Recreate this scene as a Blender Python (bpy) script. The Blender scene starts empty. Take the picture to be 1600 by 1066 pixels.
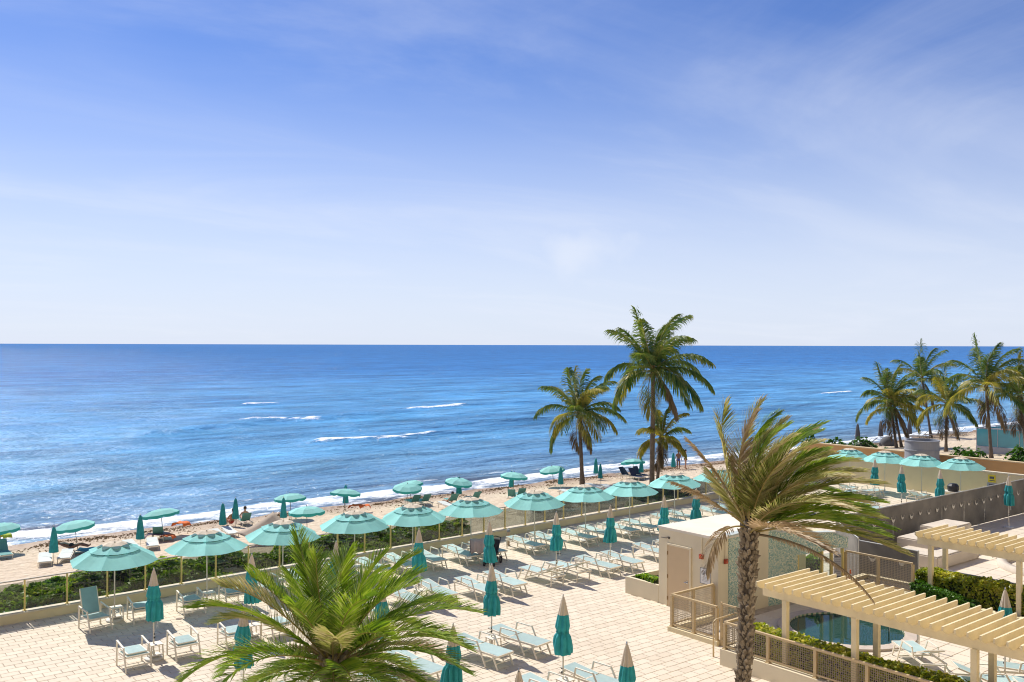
import bpy, bmesh, math, random
from mathutils import Vector, Matrix, Euler, noise as mnoise
R = math.radians
rnd = random.Random(7)
C = bpy.context.scene.collection
scene = bpy.context.scene

# ------------------------------------------------------------------ camera
# World: X runs along the beach parapet, Y runs out to sea, deck surface at Z = 0.
TH = R(38.7); CAM_H = 9.0; SEA_Z = -2.6
cam_d = bpy.data.cameras.new('camera'); cam = bpy.data.objects.new('camera', cam_d); C.objects.link(cam)
cam_d.sensor_width = 36.0; cam_d.lens = 36.0 * 1450 / 1600
cam_d.shift_y = 6 / 1600; cam_d.clip_start = 0.2; cam_d.clip_end = 90000
cam.matrix_world = Matrix.Translation((0, 0, CAM_H)) @ Matrix.Rotation(-TH, 4, 'Z') @ Matrix.Rotation(R(90), 4, 'X') @ Matrix.Rotation(0.0028, 4, 'Z')
scene.camera = cam
scene.cycles.use_denoising = True
scene.cycles.denoising_prefilter = 'ACCURATE'
scene.cycles.filter_width = 1.1
scene.cycles.sample_clamp_indirect = 4.0
scene.cycles.sample_clamp_direct = 40.0
scene.cycles.max_bounces = 8
scene.cycles.transparent_max_bounces = 12
scene.cycles.caustics_reflective = False
scene.cycles.caustics_refractive = False

# ------------------------------------------------------------------ sky and sun
SUN_EL, SUN_AZ = R(49), R(-1.0)          # azimuth from +Y towards +X
wd = bpy.data.worlds.new('World'); scene.world = wd; wd.use_nodes = True
nt = wd.node_tree; N = nt.nodes; L = nt.links; N.clear()
out = N.new('ShaderNodeOutputWorld'); bg = N.new('ShaderNodeBackground'); bg.inputs['Strength'].default_value = 0.088
sky = N.new('ShaderNodeTexSky'); sky.sky_type = 'NISHITA'; sky.sun_disc = False
sky.sun_elevation = SUN_EL; sky.sun_rotation = SUN_AZ
sky.altitude = 0; sky.air_density = 1.0; sky.dust_density = 0.4; sky.ozone_density = 3.0
tc = N.new('ShaderNodeTexCoord')
sep = N.new('ShaderNodeSeparateXYZ'); L.new(tc.outputs['Generated'], sep.inputs[0])
# cirrus: a thin sheet high above, seen in its own plane coordinates (direction / height)
def mth(op, a, b=None, clamp=False, tree=None):
    t = tree or nt
    n = t.nodes.new('ShaderNodeMath'); n.operation = op; n.use_clamp = clamp
    for i, v in enumerate((a, b)):
        if v is None: continue
        if isinstance(v, (int, float)): n.inputs[i].default_value = v
        else: t.links.new(v, n.inputs[i])
    return n.outputs[0]
zc = mth('MAXIMUM', sep.outputs['Z'], 0.0)
zp = mth('ADD', zc, 0.10)
px = mth('DIVIDE', sep.outputs['X'], zp); py = mth('DIVIDE', sep.outputs['Y'], zp)
cmb = N.new('ShaderNodeCombineXYZ'); L.new(px, cmb.inputs[0]); L.new(py, cmb.inputs[1])
mp = N.new('ShaderNodeMapping'); mp.inputs['Rotation'].default_value = (0, 0, R(-64)); mp.inputs['Scale'].default_value = (0.22, 0.85, 1)
L.new(cmb.outputs[0], mp.inputs[0])
cn = N.new('ShaderNodeTexNoise'); cn.inputs['Scale'].default_value = 1.15; cn.inputs['Detail'].default_value = 7
cn.inputs['Roughness'].default_value = 0.55; cn.inputs['Distortion'].default_value = 0.9
L.new(mp.outputs[0], cn.inputs['Vector'])
cr = N.new('ShaderNodeMapRange'); cr.interpolation_type = 'SMOOTHSTEP'
cr.inputs[1].default_value = 0.40; cr.inputs[2].default_value = 0.80; cr.inputs[3].default_value = 0.0; cr.inputs[4].default_value = 0.22
L.new(cn.outputs['Fac'], cr.inputs[0])
# thin haze towards the horizon all the way round
hz = N.new('ShaderNodeMapRange'); hz.interpolation_type = 'SMOOTHSTEP'
hz.inputs[1].default_value = 0.0; hz.inputs[2].default_value = 0.33; hz.inputs[3].default_value = 0.80; hz.inputs[4].default_value = 0.0
L.new(zc, hz.inputs[0])
mixc = N.new('ShaderNodeMix'); mixc.data_type = 'RGBA'
hs = N.new('ShaderNodeHueSaturation'); hs.inputs['Saturation'].default_value = 1.0; hs.inputs['Value'].default_value = 1.0
tint = N.new('ShaderNodeMix'); tint.data_type = 'RGBA'; tint.blend_type = 'MULTIPLY'; tint.inputs[0].default_value = 1.0
tint.inputs[7].default_value = (0.46, 0.60, 0.95, 1); L.new(sky.outputs[0], tint.inputs[6])
L.new(tint.outputs[2], hs.inputs['Color'])
L.new(hz.outputs[0], mixc.inputs[0]); L.new(hs.outputs[0], mixc.inputs[6]); mixc.inputs[7].default_value = (6.9, 7.4, 8.5, 1)
mixd = N.new('ShaderNodeMix'); mixd.data_type = 'RGBA'
L.new(cr.outputs[0], mixd.inputs[0]); L.new(mixc.outputs[2], mixd.inputs[6]); mixd.inputs[7].default_value = (6.4, 6.9, 8.2, 1)
mp2 = N.new('ShaderNodeMapping'); mp2.inputs['Rotation'].default_value = (0, 0, R(-40)); mp2.inputs['Scale'].default_value = (0.35, 0.7, 1); mp2.inputs['Location'].default_value = (3.1, 1.4, 0)
L.new(cmb.outputs[0], mp2.inputs[0])
cn2 = N.new('ShaderNodeTexNoise'); cn2.inputs['Scale'].default_value = 0.9; cn2.inputs['Detail'].default_value = 8; cn2.inputs['Roughness'].default_value = 0.6; cn2.inputs['Distortion'].default_value = 1.6
L.new(mp2.outputs[0], cn2.inputs['Vector'])
cr2 = N.new('ShaderNodeMapRange'); cr2.interpolation_type = 'SMOOTHSTEP'; cr2.inputs[1].default_value = 0.42; cr2.inputs[2].default_value = 0.75; cr2.inputs[3].default_value = 0.0; cr2.inputs[4].default_value = 0.22
L.new(cn2.outputs['Fac'], cr2.inputs[0])
pd = Matrix.Rotation(-TH, 3, 'Z') @ Vector((110 / 1450, 1.0, 151 / 1450)).normalized()
vd = N.new('ShaderNodeVectorMath'); vd.operation = 'SUBTRACT'; L.new(tc.outputs['Generated'], vd.inputs[0]); vd.inputs[1].default_value = pd
vsx = N.new('ShaderNodeVectorMath'); vsx.operation = 'MULTIPLY'; L.new(vd.outputs[0], vsx.inputs[0]); vsx.inputs[1].default_value = (1, 1, 1.9)
vl = N.new('ShaderNodeVectorMath'); vl.operation = 'LENGTH'; L.new(vsx.outputs[0], vl.inputs[0])
pn = N.new('ShaderNodeTexNoise'); pn.inputs['Scale'].default_value = 22; pn.inputs['Detail'].default_value = 7; L.new(tc.outputs['Generated'], pn.inputs['Vector'])
pdist = mth('ADD', vl.outputs['Value'], mth('MULTIPLY', mth('SUBTRACT', pn.outputs['Fac'], 0.5), 0.11))
pf = N.new('ShaderNodeMapRange'); pf.interpolation_type = 'SMOOTHSTEP'; pf.inputs[1].default_value = 0.0; pf.inputs[2].default_value = 0.065; pf.inputs[3].default_value = 0.42; pf.inputs[4].default_value = 0.0
L.new(pdist, pf.inputs[0])
mixe = N.new('ShaderNodeMix'); mixe.data_type = 'RGBA'; L.new(mth('MAXIMUM', cr2.outputs[0], pf.outputs[0]), mixe.inputs[0]); L.new(mixd.outputs[2], mixe.inputs[6]); mixe.inputs[7].default_value = (7.4, 7.7, 8.4, 1)
L.new(mixe.outputs[2], bg.inputs['Color']); L.new(bg.outputs[0], out.inputs[0])

sd = bpy.data.lights.new('sun', 'SUN'); sd.energy = 4.2; sd.angle = R(0.53); sd.color = (1.0, 0.95, 0.86)
sun = bpy.data.objects.new('sun', sd); C.objects.link(sun)
sdir = Vector((math.sin(SUN_AZ) * math.cos(SUN_EL), math.cos(SUN_AZ) * math.cos(SUN_EL), math.sin(SUN_EL)))
sun.rotation_euler = sdir.to_track_quat('Z', 'Y').to_euler(); sun.location = sdir * 60
vs = scene.view_settings
vs.view_transform = 'Standard'; vs.look = 'None'; vs.gamma = 1; vs.exposure = 0.45; vs.use_curve_mapping = False

# ------------------------------------------------------------------ helpers
MATS = {}
def mat(name, col, rough=0.6, var=0.0, vscale=3.0, bump=0.0, bscale=20.0, metal=0.0, spec=0.5, trans=0.0, col2=None, world=True, alpha=None):
    """Principled material; colour varies between col and col2 (or a darker col) over a noise; trans = share of light let through."""
    if name in MATS: return MATS[name]
    m = bpy.data.materials.new(name); m.use_nodes = True; t = m.node_tree; n = t.nodes; l = t.links
    b = n['Principled BSDF']; o = n['Material Output']
    b.inputs['Roughness'].default_value = rough; b.inputs['Metallic'].default_value = metal
    b.inputs['Specular IOR Level'].default_value = spec
    c1 = (*col, 1)
    csock = None
    if world:
        g = n.new('ShaderNodeNewGeometry'); vec = g.outputs['Position']
    else:
        g = n.new('ShaderNodeTexCoord'); vec = g.outputs['Object']
    if var > 0 or col2:
        ns = n.new('ShaderNodeTexNoise'); ns.inputs['Scale'].default_value = vscale; ns.inputs['Detail'].default_value = 5
        l.new(vec, ns.inputs['Vector'])
        mr = n.new('ShaderNodeMapRange'); mr.inputs[1].default_value = 0.32; mr.inputs[2].default_value = 0.68
        l.new(ns.outputs['Fac'], mr.inputs[0])
        mx = n.new('ShaderNodeMix'); mx.data_type = 'RGBA'
        c2 = (*col2, 1) if col2 else (*[c * (1 - var) for c in col], 1)
        mx.inputs[6].default_value = c1; mx.inputs[7].default_value = c2
        l.new(mr.outputs[0], mx.inputs[0]); l.new(mx.outputs[2], b.inputs['Base Color']); csock = mx.outputs[2]
    else:
        b.inputs['Base Color'].default_value = c1
    if bump > 0:
        n2 = n.new('ShaderNodeTexNoise'); n2.inputs['Scale'].default_value = bscale; n2.inputs['Detail'].default_value = 6
        l.new(vec, n2.inputs['Vector'])
        bp = n.new('ShaderNodeBump'); bp.inputs['Strength'].default_value = bump; bp.inputs['Distance'].default_value = 0.02
        l.new(n2.outputs['Fac'], bp.inputs['Height']); l.new(bp.outputs[0], b.inputs['Normal'])
    if trans > 0:
        tr = n.new('ShaderNodeBsdfTranslucent'); ms = n.new('ShaderNodeMixShader'); ms.inputs[0].default_value = trans
        if csock: l.new(csock, tr.inputs['Color'])
        else: tr.inputs['Color'].default_value = c1
        l.new(b.outputs[0], ms.inputs[1]); l.new(tr.outputs[0], ms.inputs[2]); l.new(ms.outputs[0], o.inputs['Surface'])
    MATS[name] = m
    return m

def glass_mat(name, tint, alpha, rough=0.03):
    m = bpy.data.materials.new(name); m.use_nodes = True; t = m.node_tree; n = t.nodes; l = t.links
    n.remove(n['Principled BSDF'])
    tr = n.new('ShaderNodeBsdfTransparent'); tr.inputs[0].default_value = (*tint, 1)
    gl = n.new('ShaderNodeBsdfGlossy'); gl.inputs['Roughness'].default_value = rough; gl.inputs[0].default_value = (0.9, 0.95, 1, 1)
    fr = n.new('ShaderNodeFresnel'); fr.inputs[0].default_value = 1.45
    ms = n.new('ShaderNodeMixShader')
    fm = n.new('ShaderNodeMath'); fm.operation = 'MULTIPLY'; fm.inputs[1].default_value = alpha
    l.new(fr.outputs[0], fm.inputs[0]); l.new(fm.outputs[0], ms.inputs[0]); l.new(tr.outputs[0], ms.inputs[1]); l.new(gl.outputs[0], ms.inputs[2])
    l.new(ms.outputs[0], n['Material Output'].inputs['Surface'])
    MATS[name] = m
    return m

class MB:
    """collects polygons, then builds one mesh object"""
    def __init__(s): s.v = []; s.f = []; s.mi = []
    def add(s, vs, fs, mi=0):
        k = len(s.v); s.v += [tuple(v) for v in vs]; s.f += [tuple(i + k for i in f) for f in fs]; s.mi += [mi] * len(fs); return s
    def box(s, c, size, rot=None, mi=0):
        hx, hy, hz = size[0] / 2, size[1] / 2, size[2] / 2
        vs = [Vector((x, y, z)) for z in (-hz, hz) for y in (-hy, hy) for x in (-hx, hx)]
        if rot is not None: vs = [rot @ v for v in vs]
        vs = [v + Vector(c) for v in vs]
        return s.add(vs, [(0, 2, 3, 1), (4, 5, 7, 6), (0, 1, 5, 4), (2, 6, 7, 3), (0, 4, 6, 2), (1, 3, 7, 5)], mi)
    def span(s, a, b, mi=0):          # axis-aligned box between two corners
        return s.box([(a[i] + b[i]) / 2 for i in range(3)], [abs(b[i] - a[i]) for i in range(3)], None, mi)
    def bar(s, p0, p1, w, h, mi=0, up=(0, 0, 1)):
        p0, p1 = Vector(p0), Vector(p1); d = (p1 - p0); ln = d.length; d.normalize()
        u = Vector(up); x = d.cross(u)
        if x.length < 1e-4: x = d.cross(Vector((1, 0, 0)))
        x.normalize(); z = x.cross(d)
        vs = [p + x * sx * w / 2 + z * sz * h / 2 for p in (p0, p1) for sx, sz in ((-1, -1), (1, -1), (1, 1), (-1, 1))]
        return s.add(vs, [(0, 1, 2, 3)[::-1], (4, 5, 6, 7), (0, 1, 5, 4), (1, 2, 6, 5), (2, 3, 7, 6), (3, 0, 4, 7)], mi)
    def tube(s, pts, rads, n=8, caps=True, mi=0):
        pts = [Vector(p) for p in pts]
        if not isinstance(rads, (list, tuple)): rads = [rads] * len(pts)
        rings = []
        x = None
        for i, p in enumerate(pts):
            d = (pts[min(i + 1, len(pts) - 1)] - pts[max(i - 1, 0)])
            d = d.normalized() if d.length > 1e-9 else Vector((0, 0, 1))
            if x is None:
                x = d.orthogonal().normalized()
            else:
                x = (x - d * x.dot(d)); x = x.normalized() if x.length > 1e-6 else d.orthogonal().normalized()
            y = d.cross(x)
            rings.append([p + (x * math.cos(2 * math.pi * k / n) + y * math.sin(2 * math.pi * k / n)) * rads[i] for k in range(n)])
        vs = [v for r in rings for v in r]; fs = []
        for i in range(len(rings) - 1):
            for k in range(n):
                a, b = i * n + k, i * n + (k + 1) % n
                fs.append((a, b, b + n, a + n))
        if caps: fs += [tuple(range(n))[::-1], tuple(range((len(rings) - 1) * n, len(rings) * n))]
        return s.add(vs, fs, mi)
    def lathe(s, prof, n=16, c=(0, 0, 0), mod=None, mi=0, close=True):
        vs = []; fs = []
        for i, (r, z) in enumerate(prof):
            for k in range(n):
                a = 2 * math.pi * k / n; rr = r * (mod(a, z) if mod else 1)
                vs.append((c[0] + rr * math.cos(a), c[1] + rr * math.sin(a), c[2] + z))
        for i in range(len(prof) - 1):
            for k in range(n):
                a, b = i * n + k, i * n + (k + 1) % n
                fs.append((a, b, b + n, a + n))
        if close: fs += [tuple(range(n))[::-1], tuple(range((len(prof) - 1) * n, len(prof) * n))]
        return s.add(vs, fs, mi)
    def mesh(s, name, mats, smooth=False):
        me = bpy.data.meshes.new(name); me.from_pydata(s.v, [], s.f)
        for m in (mats if isinstance(mats, (list, tuple)) else [mats]): me.materials.append(m)
        me.polygons.foreach_set('material_index', s.mi)
        if smooth: me.polygons.foreach_set('use_smooth', [True] * len(s.f))
        me.update(); return me
    def build(s, name, mats, parent=None, loc=(0, 0, 0), rotz=0, smooth=False):
        o = bpy.data.objects.new(name, s.mesh(name, mats, smooth)); C.objects.link(o)
        o.location = loc; o.rotation_euler = (0, 0, rotz)
        if parent: o.parent = parent
        return o
def inst(name, me, parent=None, loc=(0, 0, 0), rot=(0, 0, 0), scale=(1, 1, 1)):
    o = bpy.data.objects.new(name, me); C.objects.link(o); o.location = loc; o.rotation_euler = rot; o.scale = scale
    if parent: o.parent = parent
    return o
def tag(o, label, cat, group=None):
    o['label'] = label; o['category'] = cat
    if group: o['group'] = group
    return o
def thing(name, label, cat, loc=(0, 0, 0), rotz=0, group=None):
    o = bpy.data.objects.new(name, None); C.objects.link(o); o.empty_display_size = 0.2
    o.location = loc; o.rotation_euler = (0, 0, rotz)
    return tag(o, label, cat, group)
def struct(o): o['kind'] = 'structure'; return o
def stuff(o): o['kind'] = 'stuff'; return o
def dup(root, label, loc, rotz=0, scale=None, group=None):
    def cp(o, par):
        c = o.copy(); C.objects.link(c); c.parent = par
        if par is not None: c.matrix_parent_inverse = o.matrix_parent_inverse.copy()
        for ch in KIDS.get(o.name, None) or o.children: cp(ch, c)
        return c
    r = cp(root, None); r.location = loc; r.rotation_euler = (0, 0, rotz); r['label'] = label
    if scale: r.scale = (scale,) * 3
    if group: r['group'] = group
    return r
KIDS = {}
ORD = ['first', 'second', 'third', 'fourth', 'fifth', 'sixth', 'seventh', 'eighth', 'ninth', 'tenth', 'eleventh', 'twelfth', 'thirteenth', 'fourteenth', 'fifteenth']
def put(proto, used, label, loc, rotz=0, scale=None, group=None):
    """first call moves the prototype itself, later ones copy it"""
    if not used:
        used.append(1); proto.location = loc; proto.rotation_euler = (0, 0, rotz); proto['label'] = label
        if scale: proto.scale = (scale,) * 3
        if group: proto['group'] = group
        return proto
    return dup(proto, label, loc, rotz, scale, group)

# ------------------------------------------------------------------ materials
def paver_mat(name, c1, c2):
    """concrete paver: every piece its own tone, broad worn and stained patches, fine grain"""
    m = bpy.data.materials.new(name); m.use_nodes = True; t = m.node_tree; n = t.nodes; l = t.links; b = n['Principled BSDF']
    g = n.new('ShaderNodeNewGeometry'); oi = n.new('ShaderNodeObjectInfo')
    pr = mth('FRACT', mth('ADD', g.outputs['Random Per Island'], oi.outputs['Random'], tree=t), tree=t)
    n1 = n.new('ShaderNodeTexNoise'); n1.inputs['Scale'].default_value = 0.28; n1.inputs['Detail'].default_value = 7; n1.inputs['Roughness'].default_value = 0.65; l.new(g.outputs['Position'], n1.inputs['Vector'])
    n2 = n.new('ShaderNodeTexNoise'); n2.inputs['Scale'].default_value = 9.0; n2.inputs['Detail'].default_value = 6; l.new(g.outputs['Position'], n2.inputs['Vector'])
    n3 = n.new('ShaderNodeTexNoise'); n3.inputs['Scale'].default_value = 1.4; n3.inputs['Detail'].default_value = 8; n3.inputs['Roughness'].default_value = 0.7; l.new(g.outputs['Position'], n3.inputs['Vector'])
    f = mth('ADD', mth('MULTIPLY', pr, 0.45, tree=t), mth('ADD', mth('MULTIPLY', n1.outputs['Fac'], 0.8, tree=t), mth('MULTIPLY', n2.outputs['Fac'], 0.35, tree=t), tree=t), tree=t)
    mr = n.new('ShaderNodeMapRange'); mr.inputs[1].default_value = 0.5; mr.inputs[2].default_value = 1.15; l.new(f, mr.inputs[0])
    mx = n.new('ShaderNodeMix'); mx.data_type = 'RGBA'; mx.inputs[6].default_value = (*c1, 1); mx.inputs[7].default_value = (*c2, 1); l.new(mr.outputs[0], mx.inputs[0])
    st = n.new('ShaderNodeMapRange'); st.inputs[1].default_value = 0.60; st.inputs[2].default_value = 0.74; st.inputs[3].default_value = 0; st.inputs[4].default_value = 0.45; l.new(n3.outputs['Fac'], st.inputs[0])
    m2 = n.new('ShaderNodeMix'); m2.data_type = 'RGBA'; l.new(st.outputs[0], m2.inputs[0]); l.new(mx.outputs[2], m2.inputs[6]); m2.inputs[7].default_value = (c2[0] * 0.72, c2[1] * 0.70, c2[2] * 0.66, 1)
    l.new(m2.outputs[2], b.inputs['Base Color']); b.inputs['Roughness'].default_value = 0.85
    bp = n.new('ShaderNodeBump'); bp.inputs['Strength'].default_value = 0.3; bp.inputs['Distance'].default_value = 0.01; l.new(n2.outputs['Fac'], bp.inputs['Height']); l.new(bp.outputs[0], b.inputs['Normal'])
    return m
stucco = mat('cream stucco', (0.74, 0.63, 0.40), 0.85, 0.12, 0.8, 0.25, 60)
stucco_grey = mat('pale stucco', (0.76, 0.66, 0.47), 0.85, 0.14, 0.7, 0.25, 60)
coping = mat('coping', (0.66, 0.58, 0.43), 0.8, 0.15, 1.5, 0.2, 50)
roofw = mat('white roof coating', (0.78, 0.70, 0.58), 0.8, 0.16, 0.9, 0.15, 30)
woodp = mat('cream painted timber', (0.80, 0.67, 0.42), 0.6, 0.16, 2.2, 0.15, 40)
fencep = mat('tan painted metal', (0.56, 0.42, 0.23), 0.5, 0.12, 3)
postp = mat('yellowed cream metal', (0.70, 0.56, 0.20), 0.5, 0.1, 3)
paver_m = paver_mat('pale paver', (0.68, 0.585, 0.46), (0.58, 0.49, 0.375))
joint_m = mat('paver joint', (0.50, 0.41, 0.31), 0.95, 0.3, 4)
pool_paver = paver_mat('pool deck paver', (0.68, 0.59, 0.47), (0.60, 0.51, 0.40))
white_fr = mat('white powder coat', (0.78, 0.71, 0.58), 0.45, 0.08, 5)
sling = mat('pale aqua sling', (0.45, 0.60, 0.59), 0.75, 0.1, 6, 0.1, 150, trans=0.2)
aqua = mat('aqua canvas', (0.36, 0.81, 0.77), 0.8, 0.10, 2.5, 0.1, 120, trans=0.38)
teal = mat('teal canvas', (0.03, 0.37, 0.385), 0.8, 0.25, 6, 0.25, 25, trans=0.12)
beigec = mat('beige canvas', (0.70, 0.60, 0.47), 0.8, 0.12, 5, 0.2, 40, trans=0.2)
def fade_by_object(m, amt):
    t = m.node_tree; n = t.nodes; l = t.links; oi = n.new('ShaderNodeObjectInfo')
    mx = next(x for x in n if x.type == 'MIX'); src = mx.outputs[2]; tg = [k.to_socket for k in src.links]
    hv = n.new('ShaderNodeHueSaturation'); mr = n.new('ShaderNodeMapRange'); mr.inputs[3].default_value = 1 - amt; mr.inputs[4].default_value = 1 + amt * 0.6
    l.new(oi.outputs['Random'], mr.inputs[0]); l.new(mr.outputs[0], hv.inputs['Value']); l.new(src, hv.inputs['Color'])
    for k in tg: l.new(hv.outputs[0], k)
fade_by_object(aqua, 0.15); fade_by_object(teal, 0.18); fade_by_object(beigec, 0.12); fade_by_object(sling, 0.12)
gap_m = mat('vent gap shade', (0.01, 0.10, 0.11), 0.8)  # shade of the umbrella vent gaps, put into a dark colour
pole_m = mat('pale pole', (0.66, 0.60, 0.50), 0.4, 0.1, 5)
black_m = mat('black plastic', (0.015, 0.015, 0.018), 0.5)
grey_m = mat('grey metal', (0.22, 0.22, 0.23), 0.45, 0.1, 4)
steel = mat('stainless steel', (0.5, 0.5, 0.5), 0.25, metal=1.0)
greywhite = mat('grey white', (0.62, 0.61, 0.58), 0.7, 0.1, 3)
whitep = mat('white sheet', (0.78, 0.77, 0.74), 0.7)
glass_t = glass_mat('smoked railing glass', (0.62, 0.64, 0.60), 0.9)
glass_b = mat('blue glass', (0.05, 0.36, 0.46), 0.06, 0.4, 0.35, spec=0.8)
glass_c = glass_mat('clear glass', (0.85, 0.9, 0.88), 0.8)

# ------------------------------------------------------------------ terrain
def fbm(x, y, s, o=4, seed=0.0):
    return mnoise.fractal(Vector((x * s + seed, y * s - seed, seed * 0.7)), 1.0, 2.0, o)
def zs(v, u=0):          # sand height
    z = -1.0 - 1.6 * (v - 35) / 25.0
    if v < 35: z = -1.0
    if v > 60: z = -2.6 - 0.06 * (v - 60)
    return z
def sand_z(u, v): return zs(v) + 0.07 * fbm(u, v, 0.35, 3, 3.1)
def sand_mat():
    m = bpy.data.materials.new('beach sand'); m.use_nodes = True; t = m.node_tree; n = t.nodes; l = t.links; b = n['Principled BSDF']
    g = n.new('ShaderNodeNewGeometry'); sp = n.new('ShaderNodeSeparateXYZ'); l.new(g.outputs['Position'], sp.inputs[0])
    ns = n.new('ShaderNodeTexNoise'); ns.inputs['Scale'].default_value = 0.55; ns.inputs['Detail'].default_value = 8; l.new(g.outputs['Position'], ns.inputs['Vector'])
    nf = n.new('ShaderNodeTexNoise'); nf.inputs['Scale'].default_value = 4.0; nf.inputs['Detail'].default_value = 8; l.new(g.outputs['Position'], nf.inputs['Vector'])
    # wetness from the distance to the water's edge, edge broken by noise
    e = mth('ADD', sp.outputs['Y'], mth('MULTIPLY', ns.outputs['Fac'], 5.0, tree=t), tree=t)
    wet = n.new('ShaderNodeMapRange'); wet.inputs[1].default_value = 57.2; wet.inputs[2].default_value = 61.5; l.new(e, wet.inputs[0])
    c1 = n.new('ShaderNodeMix'); c1.data_type = 'RGBA'; c1.inputs[6].default_value = (0.62, 0.51, 0.38, 1); c1.inputs[7].default_value = (0.51, 0.40, 0.28, 1)
    mr = n.new('ShaderNodeMapRange'); mr.inputs[1].default_value = 0.38; mr.inputs[2].default_value = 0.66; l.new(nf.outputs['Fac'], mr.inputs[0]); l.new(mr.outputs[0], c1.inputs[0])
    c2 = n.new('ShaderNodeMix'); c2.data_type = 'RGBA'; c2.inputs[7].default_value = (0.27, 0.17, 0.09, 1); l.new(wet.outputs[0], c2.inputs[0]); l.new(c1.outputs[2], c2.inputs[6])
    l.new(c2.outputs[2], b.inputs['Base Color'])
    rg = n.new('ShaderNodeMapRange'); rg.inputs[3].default_value = 0.95; rg.inputs[4].default_value = 0.55; l.new(wet.outputs[0], rg.inputs[0]); l.new(rg.outputs[0], b.inputs['Roughness'])
    vo = n.new('ShaderNodeTexVoronoi'); vo.inputs['Scale'].default_value = 1.9; l.new(g.outputs['Position'], vo.inputs['Vector'])
    hsum = mth('ADD', mth('MULTIPLY', vo.outputs['Distance'], 0.8, tree=t), nf.outputs['Fac'], tree=t)
    bp = n.new('ShaderNodeBump'); bp.inputs['Strength'].default_value = 0.8; bp.inputs['Distance'].default_value = 0.16; l.new(hsum, bp.inputs['Height']); l.new(bp.outputs[0], b.inputs['Normal'])
    return m
def grid(name, us, vs, zf, m, smooth=True):
    verts = [(u, v, zf(u, v)) for v in vs for u in us]; n = len(us)
    faces = [(j * n + i, j * n + i + 1, (j + 1) * n + i + 1, (j + 1) * n + i) for j in range(len(vs) - 1) for i in range(n - 1)]
    me = bpy.data.meshes.new(name); me.from_pydata(verts, [], faces); me.materials.append(m)
    if smooth: me.polygons.foreach_set('use_smooth', [True] * len(faces))
    o = bpy.data.objects.new(name, me); C.objects.link(o); return o
def frange(a, b, s):
    r = []; x = a
    while x < b + 1e-6: r.append(x); x += s
    return r
us = [-900, -500, -250, -120, -60] + frange(-40, 160, 1.1) + [180, 220, 280, 360, 480, 700, 1100, 2000, 4000, 9000]
vsnd = frange(33.4, 66, 0.8) + [72, 90, 130]
sand = struct(grid('beach', us, vsnd, sand_z, sand_mat()))
gb = MB(); gb.span((-9000, -9000, -1.6), (9000, 33.5, -1.25)); struct(gb.build('ground', mat('inland ground', (0.38, 0.31, 0.23), 0.95, 0.3, 0.3)))

# ------------------------------------------------------------------ sea
SWELLS = [  # centre u, v of each breaking crest, half length, height, foam share (start, end along the crest)
    (0, 0, 0, 0, 0, 0)]
def g2(x, y, z):  # ground point that the camera sees at a photo position, used once to lay the place out
    dx, dy = x - 800, y - 539; K = 0.0028
    a, b = dx + K * dy, dy - K * dx
    d = (CAM_H - z) * 1450 / b; X = a / 1450 * d; s, c = math.sin(TH), math.cos(TH)
    return (c * X + s * d, -s * X + c * d)
crests = []
for (x0, y0, x1, y1, hgt, foam) in [(385, 633, 436, 631, 0.35, 1.0), (230, 681, 400, 664, 0.6, 0.22), (385, 657, 497, 657, 0.45, 1.0),
        (640, 640, 722, 634, 0.4, 1.0), (500, 655, 640, 645, 0.5, 0.05), (722, 634, 850, 627, 0.35, 0.0), (495, 691, 632, 687, 0.5, 1.0),
        (632, 684, 683, 679, 0.45, 0.8), (683, 680, 800, 672, 0.35, 0.0), (1285, 617, 1330, 613, 0.4, 0.8), (100, 642, 180, 640, 0.25, 0.12), (690, 661, 860, 655, 0.3, 0.0)]:
    crests.append((g2(x0, y0, SEA_Z), g2(x1, y1, SEA_Z), hgt, foam))
SHORE = 60.0
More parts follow.
